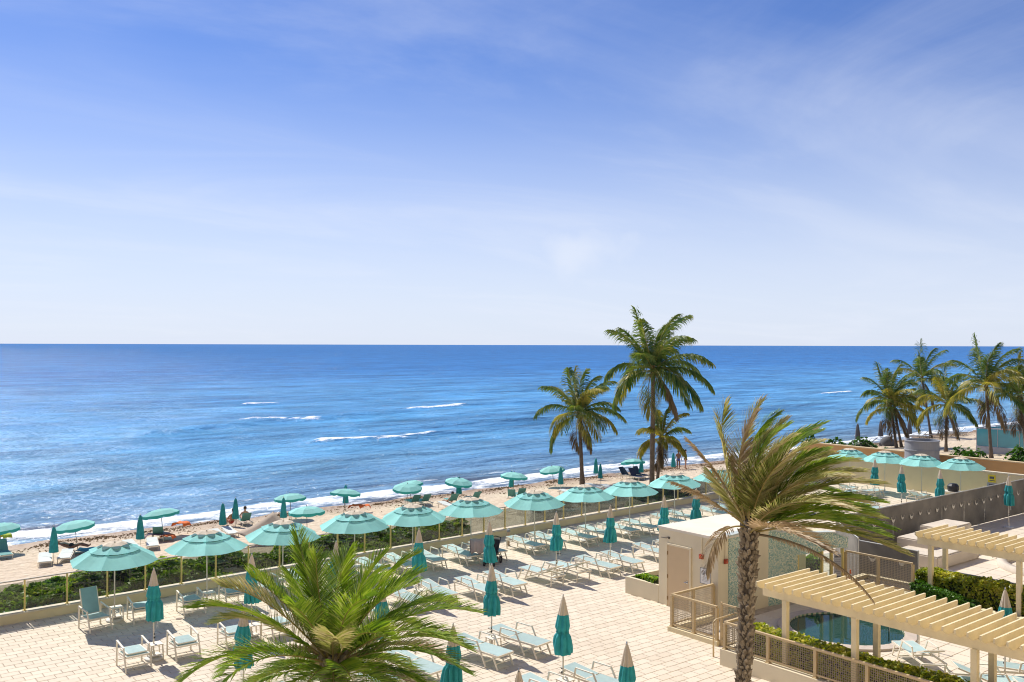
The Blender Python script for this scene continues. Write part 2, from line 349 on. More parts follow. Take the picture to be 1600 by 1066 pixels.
def sea_h(u, v):
    z = 0.0; foam = 0.0
    dz = 1.0 if v < 400 else 0.0
    if dz:
        ph = v * 0.55 + 2.2 * fbm(u, v, 0.018, 2, 9.0) * 3
        amp = min(1, max(0, (v - 61) / 12)) * max(0.0, 1 - v / 400)
        z += amp * (0.11 * math.sin(ph) + 0.10 * fbm(u * 0.35, v, 0.22, 3, 1.7) + 0.05 * fbm(u * 0.6, v, 0.8, 2, 5.5))
        for (a, b, h, f) in crests:
            du, dv = b[0] - a[0], b[1] - a[1]; ln = math.hypot(du, dv)
            t = ((u - a[0]) * du + (v - a[1]) * dv) / (ln * ln)
            if t < -0.15 or t > 1.15: continue
            off = (u - a[0]) * (-dv) / ln + (v - a[1]) * du / ln + 0.8 * fbm(u, v, 0.25, 2, 4.0)
            if abs(off) > 6: continue
            e = max(0.0, min(1, (t + 0.15) / 0.2, (1.15 - t) / 0.2))
            prof = math.exp(-(off / 1.3) ** 2) if off < 0 else math.exp(-(off / 2.6) ** 2)
            z += h * e * prof
            if f > 0:
                fm = e * f * (math.exp(-((off + 0.1) / 0.9) ** 2) + 0.55 * math.exp(-((off - 1.2) / 1.6) ** 2))
                foam = max(foam, fm)
    # run-up at the edge: a low breaking roll and the wash behind it
    s = v - SHORE - 1.2 * fbm(u, 0, 0.06, 3, 2.0) - 0.5 * fbm(u, 0, 0.3, 2, 6.0)
    roll = 2.6 + 0.9 * fbm(u, 0, 0.09, 3, 12.0)
    z += 0.22 * math.exp(-((s - roll) / 0.7) ** 2) * (0.5 + 0.8 * max(0, fbm(u, 0, 0.05, 2, 20.0) + 0.4))
    wash = 0.0
    if s < roll + 0.5:
        wash = 1.0 if s < roll else 1 - (s - roll) / 0.5
        wash *= 0.62 + 0.45 * math.exp(-((s - roll + 0.5) / 1.0) ** 2)
    foam = max(foam, wash * (0.94 if u < 60 else 0.90))
    s2 = s - roll - 3.2 - 1.5 * fbm(u, 0, 0.05, 2, 30.0)
    foam = max(foam, 0.44 * math.exp(-(s2 / 1.1) ** 2))
    if v < SHORE: z += 0.0
    return SEA_Z + z + (0.03 if s > 0 else 0.03), min(1.0, foam)
def sea_mat():
    m = bpy.data.materials.new('sea water'); m.use_nodes = True; t = m.node_tree; n = t.nodes; l = t.links; b = n['Principled BSDF']; o = n['Material Output']
    g = n.new('ShaderNodeNewGeometry'); sp = n.new('ShaderNodeSeparateXYZ'); l.new(g.outputs['Position'], sp.inputs[0])
    wv = n.new('ShaderNodeMapping'); wv.inputs['Scale'].default_value = (0.35, 1.0, 1); l.new(g.outputs['Position'], wv.inputs[0])
    big = n.new('ShaderNodeTexNoise'); big.inputs['Scale'].default_value = 0.03; big.inputs['Detail'].default_value = 4; l.new(wv.outputs[0], big.inputs['Vector'])
    # depth: distance from the shore bends the colour from sandy shallows to deep blue; patches of sea grass
    dsh = mth('ADD', sp.outputs['Y'], mth('MULTIPLY', big.outputs['Fac'], 22.0, tree=t), tree=t)
    dlog = mth('LOGARITHM', mth('MAXIMUM', mth('SUBTRACT', dsh, 66.0, tree=t), 1.0, tree=t), 10.0, tree=t)
    ramp = n.new('ShaderNodeValToRGB'); l.new(mth('DIVIDE', dlog, 3.2, tree=t), ramp.inputs[0])
    E = ramp.color_ramp.elements
    E[0].position = 0.0; E[0].color = (0.16, 0.15, 0.16, 1)
    E[1].position = 1.0; E[1].color = (0.012, 0.135, 0.38, 1)
    for p, c in ((0.30, (0.19, 0.33, 0.46, 1)), (0.50, (0.115, 0.325, 0.55, 1)), (0.66, (0.08, 0.29, 0.56, 1)), (0.78, (0.022, 0.17, 0.45, 1))):
        e = E.new(p); e.color = c
    gr = n.new('ShaderNodeTexNoise'); gr.inputs['Scale'].default_value = 0.022; gr.inputs['Detail'].default_value = 6; gr.inputs['Roughness'].default_value = 0.62
    gm = n.new('ShaderNodeMapping'); gm.inputs['Scale'].default_value = (0.30, 1.3, 1); gm.inputs['Location'].default_value = (31, 7, 0); l.new(g.outputs['Position'], gm.inputs[0]); l.new(gm.outputs[0], gr.inputs['Vector'])
    grm = n.new('ShaderNodeMapRange'); grm.inputs[1].default_value = 0.42; grm.inputs[2].default_value = 0.70; grm.inputs[3].default_value = 0.0; grm.inputs[4].default_value = 0.55; l.new(gr.outputs['Fac'], grm.inputs[0])
    cg = n.new('ShaderNodeMix'); cg.data_type = 'RGBA'; l.new(grm.outputs[0], cg.inputs[0]); l.new(ramp.outputs[0], cg.inputs[6]); cg.inputs[7].default_value = (0.012, 0.11, 0.32, 1)
    # seaweed drifting in the shore break: dark streaks right by the beach
    sw = n.new('ShaderNodeTexNoise'); sw.inputs['Scale'].default_value = 0.11; sw.inputs['Detail'].default_value = 7; sw.inputs['Roughness'].default_value = 0.65
    sm = n.new('ShaderNodeMapping'); sm.inputs['Scale'].default_value = (0.45, 2.0, 1); l.new(g.outputs['Position'], sm.inputs[0]); l.new(sm.outputs[0], sw.inputs['Vector'])
    swm = n.new('ShaderNodeMapRange'); swm.inputs[1].default_value = 0.47; swm.inputs[2].default_value = 0.64; l.new(sw.outputs['Fac'], swm.inputs[0])
    near = n.new('ShaderNodeMapRange'); near.inputs[1].default_value = 64.0; near.inputs[2].default_value = 74.0; near.inputs[3].default_value = 0.8; near.inputs[4].default_value = 0.0; l.new(sp.outputs['Y'], near.inputs[0])
    cs = n.new('ShaderNodeMix'); cs.data_type = 'RGBA'; l.new(mth('MULTIPLY', swm.outputs[0], near.outputs[0], tree=t), cs.inputs[0]); l.new(cg.outputs[2], cs.inputs[6]); cs.inputs[7].default_value = (0.05, 0.045, 0.06, 1)
    ch = n.new('ShaderNodeTexNoise'); ch.inputs['Scale'].default_value = 0.16; ch.inputs['Detail'].default_value = 9; ch.inputs['Roughness'].default_value = 0.72; l.new(wv.outputs[0], ch.inputs['Vector'])
    chm = n.new('ShaderNodeMapRange'); chm.inputs[1].default_value = 0.35; chm.inputs[2].default_value = 0.65; chm.inputs[3].default_value = 0.62; chm.inputs[4].default_value = 1.42; l.new(ch.outputs['Fac'], chm.inputs[0])  # light and dark wave facets painted into the water colour
    vm = n.new('ShaderNodeVectorMath'); vm.operation = 'SCALE'; l.new(cs.outputs[2], vm.inputs[0]); l.new(chm.outputs[0], vm.inputs['Scale'])
    l.new(vm.outputs[0], b.inputs['Base Color'])
    b.inputs['Roughness'].default_value = 0.09; b.inputs['IOR'].default_value = 1.33; b.inputs['Specular IOR Level'].default_value = 0.5
    b.inputs['Specular IOR Level'].default_value = 0.0
    # waves: chop of several sizes
    w1 = n.new('ShaderNodeTexNoise'); w1.inputs['Scale'].default_value = 0.55; w1.inputs['Detail'].default_value = 6; w1.inputs['Roughness'].default_value = 0.6; l.new(wv.outputs[0], w1.inputs['Vector'])
    w2 = n.new('ShaderNodeTexNoise'); w2.inputs['Scale'].default_value = 1.6; w2.inputs['Detail'].default_value = 1.5; l.new(g.outputs['Position'], w2.inputs['Vector'])
    w0 = n.new('ShaderNodeTexNoise'); w0.inputs['Scale'].default_value = 0.10; w0.inputs['Detail'].default_value = 3; l.new(wv.outputs[0], w0.inputs['Vector'])
    b0 = n.new('ShaderNodeBump'); b0.inputs['Strength'].default_value = 1.0; b0.inputs['Distance'].default_value = 3.2; l.new(w0.outputs['Fac'], b0.inputs['Height'])
    b1 = n.new('ShaderNodeBump'); b1.inputs['Strength'].default_value = 1.0; b1.inputs['Distance'].default_value = 1.1; l.new(w1.outputs['Fac'], b1.inputs['Height']); l.new(b0.outputs[0], b1.inputs['Normal'])
    b2 = n.new('ShaderNodeBump'); b2.inputs['Strength'].default_value = 1.0; b2.inputs['Distance'].default_value = 0.16; l.new(w2.outputs['Fac'], b2.inputs['Height']); l.new(b1.outputs[0], b2.inputs['Normal'])
    l.new(b2.outputs[0], b.inputs['Normal'])
    # foam
    fa = n.new('ShaderNodeAttribute'); fa.attribute_name = 'foam'
    fn = n.new('ShaderNodeTexNoise'); fn.inputs['Scale'].default_value = 0.9; fn.inputs['Detail'].default_value = 8; fn.inputs['Roughness'].default_value = 0.75
    fmn = n.new('ShaderNodeMapping'); fmn.inputs['Scale'].default_value = (0.55, 1.2, 1); l.new(g.outputs['Position'], fmn.inputs[0]); l.new(fmn.outputs[0], fn.inputs['Vector'])
    th = mth('SUBTRACT', mth('ADD', mth('MULTIPLY', fa.outputs['Fac'], 0.55, tree=t), mth('MULTIPLY', fn.outputs['Fac'], 1.5, tree=t), tree=t), 1.06, tree=t)
    fk = mth('MULTIPLY', mth('MULTIPLY', th, 4.5, True, tree=t), mth('MULTIPLY', fa.outputs['Fac'], 6.0, True, tree=t), tree=t)
    df = n.new('ShaderNodeBsdfDiffuse'); df.inputs[0].default_value = (0.82, 0.85, 0.87, 1)
    gl = n.new('ShaderNodeBsdfGlossy'); gl.inputs['Roughness'].default_value = 0.10; l.new(b2.outputs[0], gl.inputs['Normal'])
    gmix = n.new('ShaderNodeMixShader'); gmix.inputs[0].default_value = 0.21; l.new(b.outputs[0], gmix.inputs[1]); l.new(gl.outputs[0], gmix.inputs[2])
    ms = n.new('ShaderNodeMixShader'); l.new(fk, ms.inputs[0]); l.new(gmix.outputs[0], ms.inputs[1]); l.new(df.outputs[0], ms.inputs[2]); l.new(ms.outputs[0], o.inputs['Surface'])
    return m
def build_sea():
    vs_ = frange(57.0, 70, 0.35) + frange(70.6, 130, 0.6) + frange(131, 190, 1.2)
    x = 193.0; st = 3.0
    while x < 60000: vs_.append(x); st *= 1.13; x += st
    nu = 420; verts = []; foams = []
    for v in vs_:
        a = 0.0 if v < 190 else (v - 190)
        lo, hi = -60 - 1.6 * a, 900 + 2.6 * a
        for i in range(nu):
            t = i / (nu - 1)
            u = lo + (hi - lo) * t ** (1.0 + 0.9 / (1 + a / 400))
            z, f = sea_h(u, v)
            verts.append((u, v, z)); foams.append(f)
    # outer skirt columns so the water runs past the frame on both sides
    faces = [(j * nu + i, j * nu + i + 1, (j + 1) * nu + i + 1, (j + 1) * nu + i) for j in range(len(vs_) - 1) for i in range(nu - 1)]
    me = bpy.data.meshes.new('sea'); me.from_pydata(verts, [], faces)
    at = me.attributes.new('foam', 'FLOAT', 'POINT'); at.data.foreach_set('value', foams)
    me.polygons.foreach_set('use_smooth', [True] * len(faces)); me.materials.append(sea_mat())
    o = bpy.data.objects.new('sea', me); C.objects.link(o); struct(o)
build_sea()

# ------------------------------------------------------------------ main deck
def wall_v(u): return 33.2 + 0.047 * (u - 5.8)        # deck-side face of the parapet
DK = MB(); DK.v = [(-14, 2, 0), (58, 2, 0), (58, wall_v(58) + 0.3, 0), (-14, wall_v(-14) + 0.3, 0), (-14, 2, -1.24), (58, 2, -1.24), (58, wall_v(58) + 0.3, -1.24), (-14, wall_v(-14) + 0.3, -1.24)]
DK.f = [(0, 1, 2, 3), (0, 4, 5, 1), (1, 5, 6, 2), (2, 6, 7, 3), (3, 7, 4, 0)]; DK.mi = [0] * 5
deck = struct(DK.build('deck', joint_m))
def paver_mesh(w, h, m, t=0.018):
    b = MB(); e = 0.006
    b.add([(-w / 2, -h / 2, 0.0005), (w / 2, -h / 2, 0.0005), (w / 2, h / 2, 0.0005), (-w / 2, h / 2, 0.0005),
           (-w / 2 + e, -h / 2 + e, t), (w / 2 - e, -h / 2 + e, t), (w / 2 - e, h / 2 - e, t), (-w / 2 + e, h / 2 - e, t)],
          [(4, 5, 6, 7), (0, 1, 5, 4), (1, 2, 6, 5), (2, 3, 7, 6), (3, 0, 4, 7)])
    return b
def in_any(u, v, rects): return any(a <= u <= b and c <= v <= d for a, b, c, d in rects)
def in_view(u, v, pad=0.03):
    s, c = math.sin(TH), math.cos(TH); X = c * u - s * v; d = s * u + c * v
    if d < 2: return False
    x, y = X / d, CAM_H / d
    return abs(x) < 0.5518 + pad and y < 0.367 + pad
def lay_pavers(parent, rect, pw, ph, m, blocked, count, bond=True, gap=0.010, z=0.0):
    u0, u1, v0, v1 = rect; cells = []
    j = 0; v = v0
    while v < v1 - ph * 0.4:
        u = u0 - (pw / 2 if (bond and j % 2) else 0)
        while u < u1:
            cu, cv = u + pw / 2, v + ph / 2
            if cu < u1 and cv < min(v1, wall_v(cu) - 0.02) and not in_any(cu, cv, blocked): cells.append((cu, cv))
            u += pw
        v += ph; j += 1
    vis = [c for c in cells if in_view(*c)]
    vis.sort(key=lambda c: math.sin(TH) * c[0] + math.cos(TH) * c[1])
    near = set(vis[:count])
    pm = paver_mesh(pw - gap, ph - gap, m); me = pm.mesh('paver', m)
    rest = MB()
    for c in cells:
        dz = rnd.uniform(-0.0025, 0.003)
        if c in near:
            o = inst('paver', me, parent, (c[0], c[1], z + dz))
        else:
            rest.add([(x + c[0], y + c[1], zz + z + dz) for x, y, zz in pm.v], pm.f)
    if rest.f: stuff(rest.build('paver_field', m, parent))
# kiosk, planters and pool enclosure stand on the deck here
KIOSK = (24.25, 28.0, 19.45, 22.05)
blocked = [(24.2, 60, 19.4, 23.7), (20.9, 60, -5, 16.9), (22.2, 60, 15, 19.6)]
lay_pavers(deck, (1.0, 56, 6.0, 36), 0.46, 0.31, paver_m, [(20.95, 31.0, -5, 16.62), (22.2, 31.0, 16.6, 19.6), (24.3, 28.5, 19.3, 23.6), (31.0, 60, -5, 22.0)], 300)
pool_deck = MB(); pool_deck.span((21.35, 4, 0.0035), (30.15, 16.5, 0.008)); pool_deck.span((22.32, 16.5, 0.0035), (30.15, 19.35, 0.008)); pool_deck = struct(pool_deck.build('pool_deck', joint_m))
JC, JR = (26.55, 16.25), 1.72
def lay_pool():
    cells = []
    for i in range(14):
        for j in range(24):
            u, v = 21.7 + 0.6 * (i + 0.5), 4.6 + 0.6 * (j + 0.5)
            if (u > 22.6 or v < 16.2) and v < 19.1 and math.hypot(u - JC[0], v - JC[1]) > JR - 0.5: cells.append((u, v))
    vis = [c for c in cells if in_view(*c)]
    me = paver_mesh(0.585, 0.585, pool_paver).mesh('paver', pool_paver)
    for c in vis[:300]: inst('paver', me, pool_deck, (c[0], c[1], 0.0085 + rnd.uniform(-0.002, 0.002)))
lay_pool()
far_deck = MB(); far_deck.span((30.95, 4, 0.0035), (57.8, 21.9, 0.008)); far_deck = struct(far_deck.build('pool_terrace', joint_m))
def lay_far():
    b = MB(); pm = paver_mesh(0.78, 0.78, pool_paver)
    for i in range(33):
        for j in range(21):
            u, v = 31.2 + 0.8 * (i + 0.5), 5.0 + 0.8 * (j + 0.5)
            if in_view(u, v, 0.08): b.add([(x + u, y + v, z + 0.009 + rnd.uniform(-0.002, 0.002)) for x, y, z in pm.v], pm.f)
    stuff(b.build('paver_field', pool_paver, far_deck))
lay_far()
# small floor drains
for k, (x, y, lab) in enumerate([(806, 1003 - 12, 'near the loungers in the middle of the deck'), (280, 968, 'between the chairs at the left of the deck'), (873, 866, 'in the shade of the seventh parapet umbrella')]):
    u, v = g2(x, y, 0)
    b = MB(); b.lathe([(0.11, 0), (0.11, 0.008), (0.08, 0.01), (0.0, 0.01)], 14, close=False)
    tag(b.build('floor_drain', mat('drain bronze', (0.16, 0.10, 0.06), 0.5), None, (u, v, 0.019)), 'small round bronze floor drain ' + lab, 'drain', 'floor drains in the deck')

# ------------------------------------------------------------------ unseen residential tower the view is taken from, added for its bounced light
fac = MB(); fac.span((-45, -14, -1.2), (62, -2.2, 48)); tower = struct(fac.build('tower_bounce_facade', mat('tower stucco', (0.78, 0.70, 0.56), 0.8, 0.08, 0.3)))
slab_me = MB().box((0, 0, 0), (106, 1.5, 0.22)).mesh('balcony_slab', mat('balcony white', (0.80, 0.75, 0.66), 0.8))
for k in range(15): inst('balcony_slab', slab_me, tower, (8.5, -1.43, 4.2 + 3.0 * k - 0.6))
# ------------------------------------------------------------------ parapet and glass railing
ph_ = 0.33
pw = thing('parapet_wall', 'long low cream stucco parapet between the deck and the beach', 'wall', (0, 0, 0))
b = MB(); c2 = MB()
for (ua, ub) in [(-13, 62)]:
    va, vb = wall_v(ua), wall_v(ub)
    b.add([(ua, va, -1.2), (ub, vb, -1.2), (ub, vb + 0.32, -1.2), (ua, va + 0.32, -1.2), (ua, va, ph_ - 0.05), (ub, vb, ph_ - 0.05), (ub, vb + 0.32, ph_ - 0.05), (ua, va + 0.32, ph_ - 0.05)],
          [(4, 5, 6, 7), (0, 1, 5, 4), (1, 2, 6, 5), (2, 3, 7, 6), (3, 0, 4, 7)])
    c2.add([(ua, va - 0.03, ph_ - 0.045), (ub, vb - 0.03, ph_ - 0.045), (ub, vb + 0.35, ph_ - 0.045), (ua, va + 0.35, ph_ - 0.045), (ua, va - 0.02, ph_), (ub, vb - 0.02, ph_), (ub, vb + 0.34, ph_), (ua, va + 0.34, ph_)],
           [(4, 5, 6, 7), (3, 2, 1, 0), (0, 1, 5, 4), (1, 2, 6, 5), (2, 3, 7, 6), (3, 0, 4, 7)])
b.build('wall', stucco, pw); c2.build('coping', coping, pw)
rail = thing('glass_railing', 'smoked glass railing with slim yellowed posts on the parapet', 'railing', (0, 0, ph_))
post_me = MB().box((0, 0, 0.5), (0.05, 0.05, 1.0)).box((0, 0, 0.012), (0.11, 0.14, 0.02)).mesh('post', postp)
pane_me = MB().box((0, 0, 0.5), (1.19, 0.012, 0.86)).mesh('glass_pane', glass_t)
ang = math.atan(0.047)
for k in range(42):
    u = 1.35 + 1.29 * k; v = wall_v(u) + 0.18
    inst('post', post_me, rail, (u, v, 0), (0, 0, ang))
    um = u + 0.645
    inst('glass_pane', pane_me, rail, (um, wall_v(um) + 0.18, 0), (0, 0, ang))
b = MB(); ua, ub = 1.2, 1.35 + 1.29 * 42
b.bar((ua, wall_v(ua) + 0.18, 1.01), (ub, wall_v(ub) + 0.18, 1.01), 0.06, 0.035); b.build('top_rail', mat('grey rail', (0.36, 0.33, 0.28), 0.5), rail)
# bollard light by the wall
u, v = g2(788, 852, 0)
bl = thing('bollard_light', 'short tan bollard light standing by the parapet past the stroller', 'light', (u, v - 0.3, 0.02))
MB().lathe([(0.09, 0), (0.09, 0.03), (0.055, 0.04), (0.055, 0.62)], 12).build('post', mat('tan bollard', (0.36, 0.27, 0.18), 0.5), bl)
MB().lathe([(0.06, 0.62), (0.085, 0.63), (0.085, 0.70), (0.06, 0.73), (0, 0.735)], 12, close=False).build('cap', grey_m, bl)

# ------------------------------------------------------------------ kiosk
U0, U1, V0, V1 = 24.25, 27.9, 19.45, 22.05; KH = 2.62
ks = thing('equipment_kiosk', 'cream stucco equipment kiosk with tan door and white flat roof', 'kiosk', (U0, V0, 0))
def rel(p): return (p[0] - U0, p[1] - V0, p[2])
b = MB(); b.span(rel((U0, V0, 0.0)), rel((U1, V1, KH))); b.build('wall', stucco_grey, ks)
b = MB(); b.span(rel((U0 - 0.03, V0 - 0.03, KH + 0.002)), rel((U1 + 0.03, V1 + 0.03, KH + 0.09))); b.build('roof', roofw, ks)
# door in the face towards the deck (-X)
dv0, dv1 = 20.62, 21.60
door_m = mat('tan door paint', (0.62, 0.46, 0.28), 0.55, 0.06, 2)
b = MB(); x = -0.006
b.span((-0.05, dv0 - V0, 0.02), (-0.004, dv1 - V0, 2.12)); dr = b.build('door', door_m, ks)
b = MB()
for a, c in (((-0.065, dv0 - V0 - 0.06, 0.02), (-0.003, dv0 - V0 - 0.002, 2.18)), ((-0.065, dv1 - V0 + 0.002, 0.02), (-0.003, dv1 - V0 + 0.06, 2.18)), ((-0.065, dv0 - V0 - 0.002, 2.122), (-0.003, dv1 - V0 + 0.002, 2.18))): b.span(a, c)
b.build('door_frame', stucco_grey, ks)
for z in (0.3, 1.05, 1.85): MB().box((-0.06, dv1 - V0 - 0.01, z), (0.02, 0.03, 0.12)).build('hinge', mat('bronze', (0.25, 0.16, 0.06), 0.4, metal=0.6), dr)
b = MB(); b.tube([(-0.05, dv0 - V0 + 0.10, 1.0), (-0.10, dv0 - V0 + 0.10, 1.0), (-0.10, dv0 - V0 + 0.2, 1.0)], 0.012, 6); b.box((-0.055, dv0 - V0 + 0.10, 1.0), (0.01, 0.06, 0.1)); b.build('handle', steel, dr)
# notice with two prohibition signs
nb = thing('pool_notice', 'white notice with two round prohibition symbols beside the kiosk door', 'sign', (U0 - 0.012, 19.97, 1.35))
MB().box((0, 0, 0), (0.016, 0.44, 0.52)).build('board', whitep, nb)
ink = mat('grey ink', (0.10, 0.10, 0.12), 0.7)
b = MB()
for a, c in (((-0.011, -0.22, -0.26), (-0.0085, 0.22, -0.245)), ((-0.011, -0.22, 0.245), (-0.0085, 0.22, 0.26)), ((-0.011, -0.22, -0.243), (-0.0085, -0.205, 0.243)), ((-0.011, 0.205, -0.243), (-0.0085, 0.22, 0.243))): b.span(a, c)
b.build('border', ink, nb)
for s in (-0.09, 0.09):
    b = MB()
    n = 20
    for k in range(n):
        a0, a1 = 2 * math.pi * k / n, 2 * math.pi * (k + 1) / n
        b.add([(-0.0095, s + r * math.cos(a), 0.11 + r * math.sin(a)) for r, a in ((0.075, a0), (0.075, a1), (0.055, a1), (0.055, a0))], [(0, 1, 2, 3)])
    b.bar((-0.0095, s - 0.045, 0.065), (-0.0095, s + 0.045, 0.155), 0.002, 0.018)
    b.bar((-0.0102, s, 0.07), (-0.0102, s + 0.01, 0.15), 0.002, 0.025)
    b.build('symbol', ink, nb)
b = MB()
for k, (w_) in enumerate((0.16, 0.3, 0.3, 0.26)): b.box((-0.0095, 0, -0.03 - 0.045 * k), (0.002, w_, 0.010))
b.build('text_lines', mat('pale ink', (0.35, 0.35, 0.38), 0.7), nb)
# red strobe alarms with conduits
redm = mat('alarm red', (0.32, 0.04, 0.015), 0.45)
for k, (pos, ax, lab) in enumerate([((U0 - 0.02, 20.12, 1.98), 0, 'red strobe alarm with conduit above the pool notice'), ((U0 + 0.33, V0 - 0.02, 1.90), 1, 'red strobe alarm with conduit beside the mosaic wall')]):
    al = thing('strobe_alarm', lab, 'alarm', pos, R(0) if ax == 0 else R(90), 'red strobe alarms on the kiosk')
    MB().box((-0.03, 0, 0), (0.06, 0.15, 0.15)).build('housing', redm, al)
    MB().lathe([(0.05, 0), (0.05, 0.05), (0.03, 0.09), (0, 0.095)], 10, (-0.065, 0.0, -0.045), close=False).build('lamp', mat('lamp red', (0.5, 0.10, 0.04), 0.3), al)
    MB().tube([(-0.01, 0, 0.075), (-0.01, 0, 0.60)], 0.018, 6).build('conduit', stucco_grey, al)
# roof-corner stain bracket
b = MB(); b.tube([(0, 0, 0), (0, -0.25, 0.01), (0, -0.32, 0.06)], 0.012, 5); b.box((0.01, -0.36, 0.03), (0.02, 0.07, 0.07))
tag(b.build('cable_bracket', mat('dark bronze', (0.08, 0.06, 0.05), 0.6), None, (U0 - 0.02, 21.93, 2.33)), 'dark cable bracket near the roof corner of the kiosk', 'bracket')
# planter in front of the kiosk's seaward end
pl = thing('stucco_planter', 'low cream stucco planter at the seaward end of the kiosk', 'planter', (24.27, 22.08, 0))
b = MB(); b.span((0, 0, 0), (0.12, 1.6, 0.62)); b.span((2.6, 0, 0), (2.72, 1.6, 0.62)); b.span((0.122, 1.48, 0), (2.598, 1.6, 0.618)); b.build('wall', stucco_grey, pl)
b = MB(); b.span((0.122, 0.002, 0.0), (2.598, 1.478, 0.45)); b.build('soil', mat('planting soil', (0.07, 0.05, 0.03), 0.95, 0.3, 8), pl)

# ------------------------------------------------------------------ mosaic water wall
def mosaic_mat():
    m = bpy.data.materials.new('glass mosaic'); m.use_nodes = True; t = m.node_tree; n = t.nodes; l = t.links; b_ = n['Principled BSDF']
    g = n.new('ShaderNodeNewGeometry')
    vo = n.new('ShaderNodeTexVoronoi'); vo.inputs['Scale'].default_value = 34; vo.inputs['Randomness'].default_value = 0.35; l.new(g.outputs['Position'], vo.inputs['Vector'])
    sp = n.new('ShaderNodeSeparateColor'); l.new(vo.outputs['Color'], sp.inputs[0])
    rp = n.new('ShaderNodeValToRGB'); l.new(sp.outputs[0], rp.inputs[0]); E = rp.color_ramp.elements; rp.color_ramp.interpolation = 'CONSTANT'
    E[0].position = 0; E[0].color = (0.20, 0.34, 0.30, 1); E[1].position = 0.85; E[1].color = (0.70, 0.70, 0.56, 1)
    for p, c in ((0.2, (0.36, 0.48, 0.42, 1)), (0.42, (0.50, 0.56, 0.46, 1)), (0.58, (0.27, 0.41, 0.39, 1)), (0.72, (0.58, 0.58, 0.40, 1))): e = E.new(p); e.color = c
    l.new(rp.outputs[0], b_.inputs['Base Color']); b_.inputs['Roughness'].default_value = 0.25
    return m
mosaic = mosaic_mat()
mw = thing('mosaic_water_wall', 'wavy water wall clad in blue-green glass mosaic right of the kiosk', 'water wall', (24.76, 19.45, 0))
plan = [(24.76, 19.43, 2.68, 0), (25.7, 19.46, 2.70, 0), (26.6, 19.52, 2.70, 0), (27.1, 19.42, 2.60, 0), (27.6, 19.33, 2.46, 0), (28.0, 19.30, 2.50, 0), (28.40, 19.27, 2.49, 0.0), (28.401, 19.27, 2.49, 1.60),
        (28.95, 18.92, 2.34, 1.66), (29.3, 18.78, 2.34, 1.72), (29.65, 18.66, 2.32, 1.78), (30.05, 18.32, 2.14, 1.80)]
b = MB(); cp = MB(); th_ = 0.22
for i in range(len(plan) - 1):
    (a0, a1, at_, ab), (c0, c1, ct, cb) = plan[i], plan[i + 1]
    if abs(a0 - c0) < 0.01: continue
    P = [(a0, a1), (c0, c1), (c0 + 0.02, c1 + th_), (a0 + 0.02, a1 + th_)]; P = [(p[0] - 24.76, p[1] - 19.45) for p in P]
    b.add([(*P[0], ab), (*P[1], cb), (*P[2], cb), (*P[3], ab), (*P[0], at_), (*P[1], ct), (*P[2], ct), (*P[3], at_)], [(0, 1, 5, 4), (1, 2, 6, 5), (2, 3, 7, 6), (3, 0, 4, 7), (4, 5, 6, 7), (3, 2, 1, 0)])
    dy = 0.03
    cp.add([(P[0][0], P[0][1] - dy, at_ + 0.002), (P[1][0], P[1][1] - dy, ct + 0.002), (P[2][0], P[2][1] + dy, ct + 0.002), (P[3][0], P[3][1] + dy, at_ + 0.002),
            (P[0][0], P[0][1] - dy, at_ + 0.05), (P[1][0], P[1][1] - dy, ct + 0.05), (P[2][0], P[2][1] + dy, ct + 0.05), (P[3][0], P[3][1] + dy, at_ + 0.05)], [(0, 1, 5, 4), (2, 3, 7, 6), (4, 5, 6, 7), (3, 2, 1, 0)])
b.build('wall', mosaic, mw); cp.build('coping', mat('pale mosaic coping', (0.55, 0.60, 0.55), 0.4, 0.2, 20), mw)
# raised basin behind the wall: green water, cream rim
b = MB(); b.span((3.20, 0.30, 0.02), (4.85, 2.4, 1.9)); b.build('basin', stucco, mw)
def water_mat(name, c, rough=0.05, bump=0.25, sc=4.0):
    m = bpy.data.materials.new(name); m.use_nodes = True; t = m.node_tree; n = t.nodes; l = t.links; b_ = n['Principled BSDF']
    b_.inputs['Base Color'].default_value = (*c, 1); b_.inputs['Roughness'].default_value = rough; b_.inputs['IOR'].default_value = 1.33
    g = n.new('ShaderNodeNewGeometry'); ns = n.new('ShaderNodeTexNoise'); ns.inputs['Scale'].default_value = sc; l.new(g.outputs['Position'], ns.inputs['Vector'])
    bp = n.new('ShaderNodeBump'); bp.inputs['Strength'].default_value = bump; bp.inputs['Distance'].default_value = 0.03; l.new(ns.outputs['Fac'], bp.inputs['Height']); l.new(bp.outputs[0], b_.inputs['Normal'])
    return m
b = MB(); b.span((3.25, 0.35, 1.902), (4.8, 2.3, 2.2)); b.build('water', water_mat('green basin water', (0.015, 0.13, 0.10)), mw)
b = MB(); b.span((3.16, 2.44, 0.02), (5.25, 2.62, 2.3)); b.span((4.87, -0.2, 1.85), (5.25, 2.43, 2.28)); b.build('rim', stucco, mw)
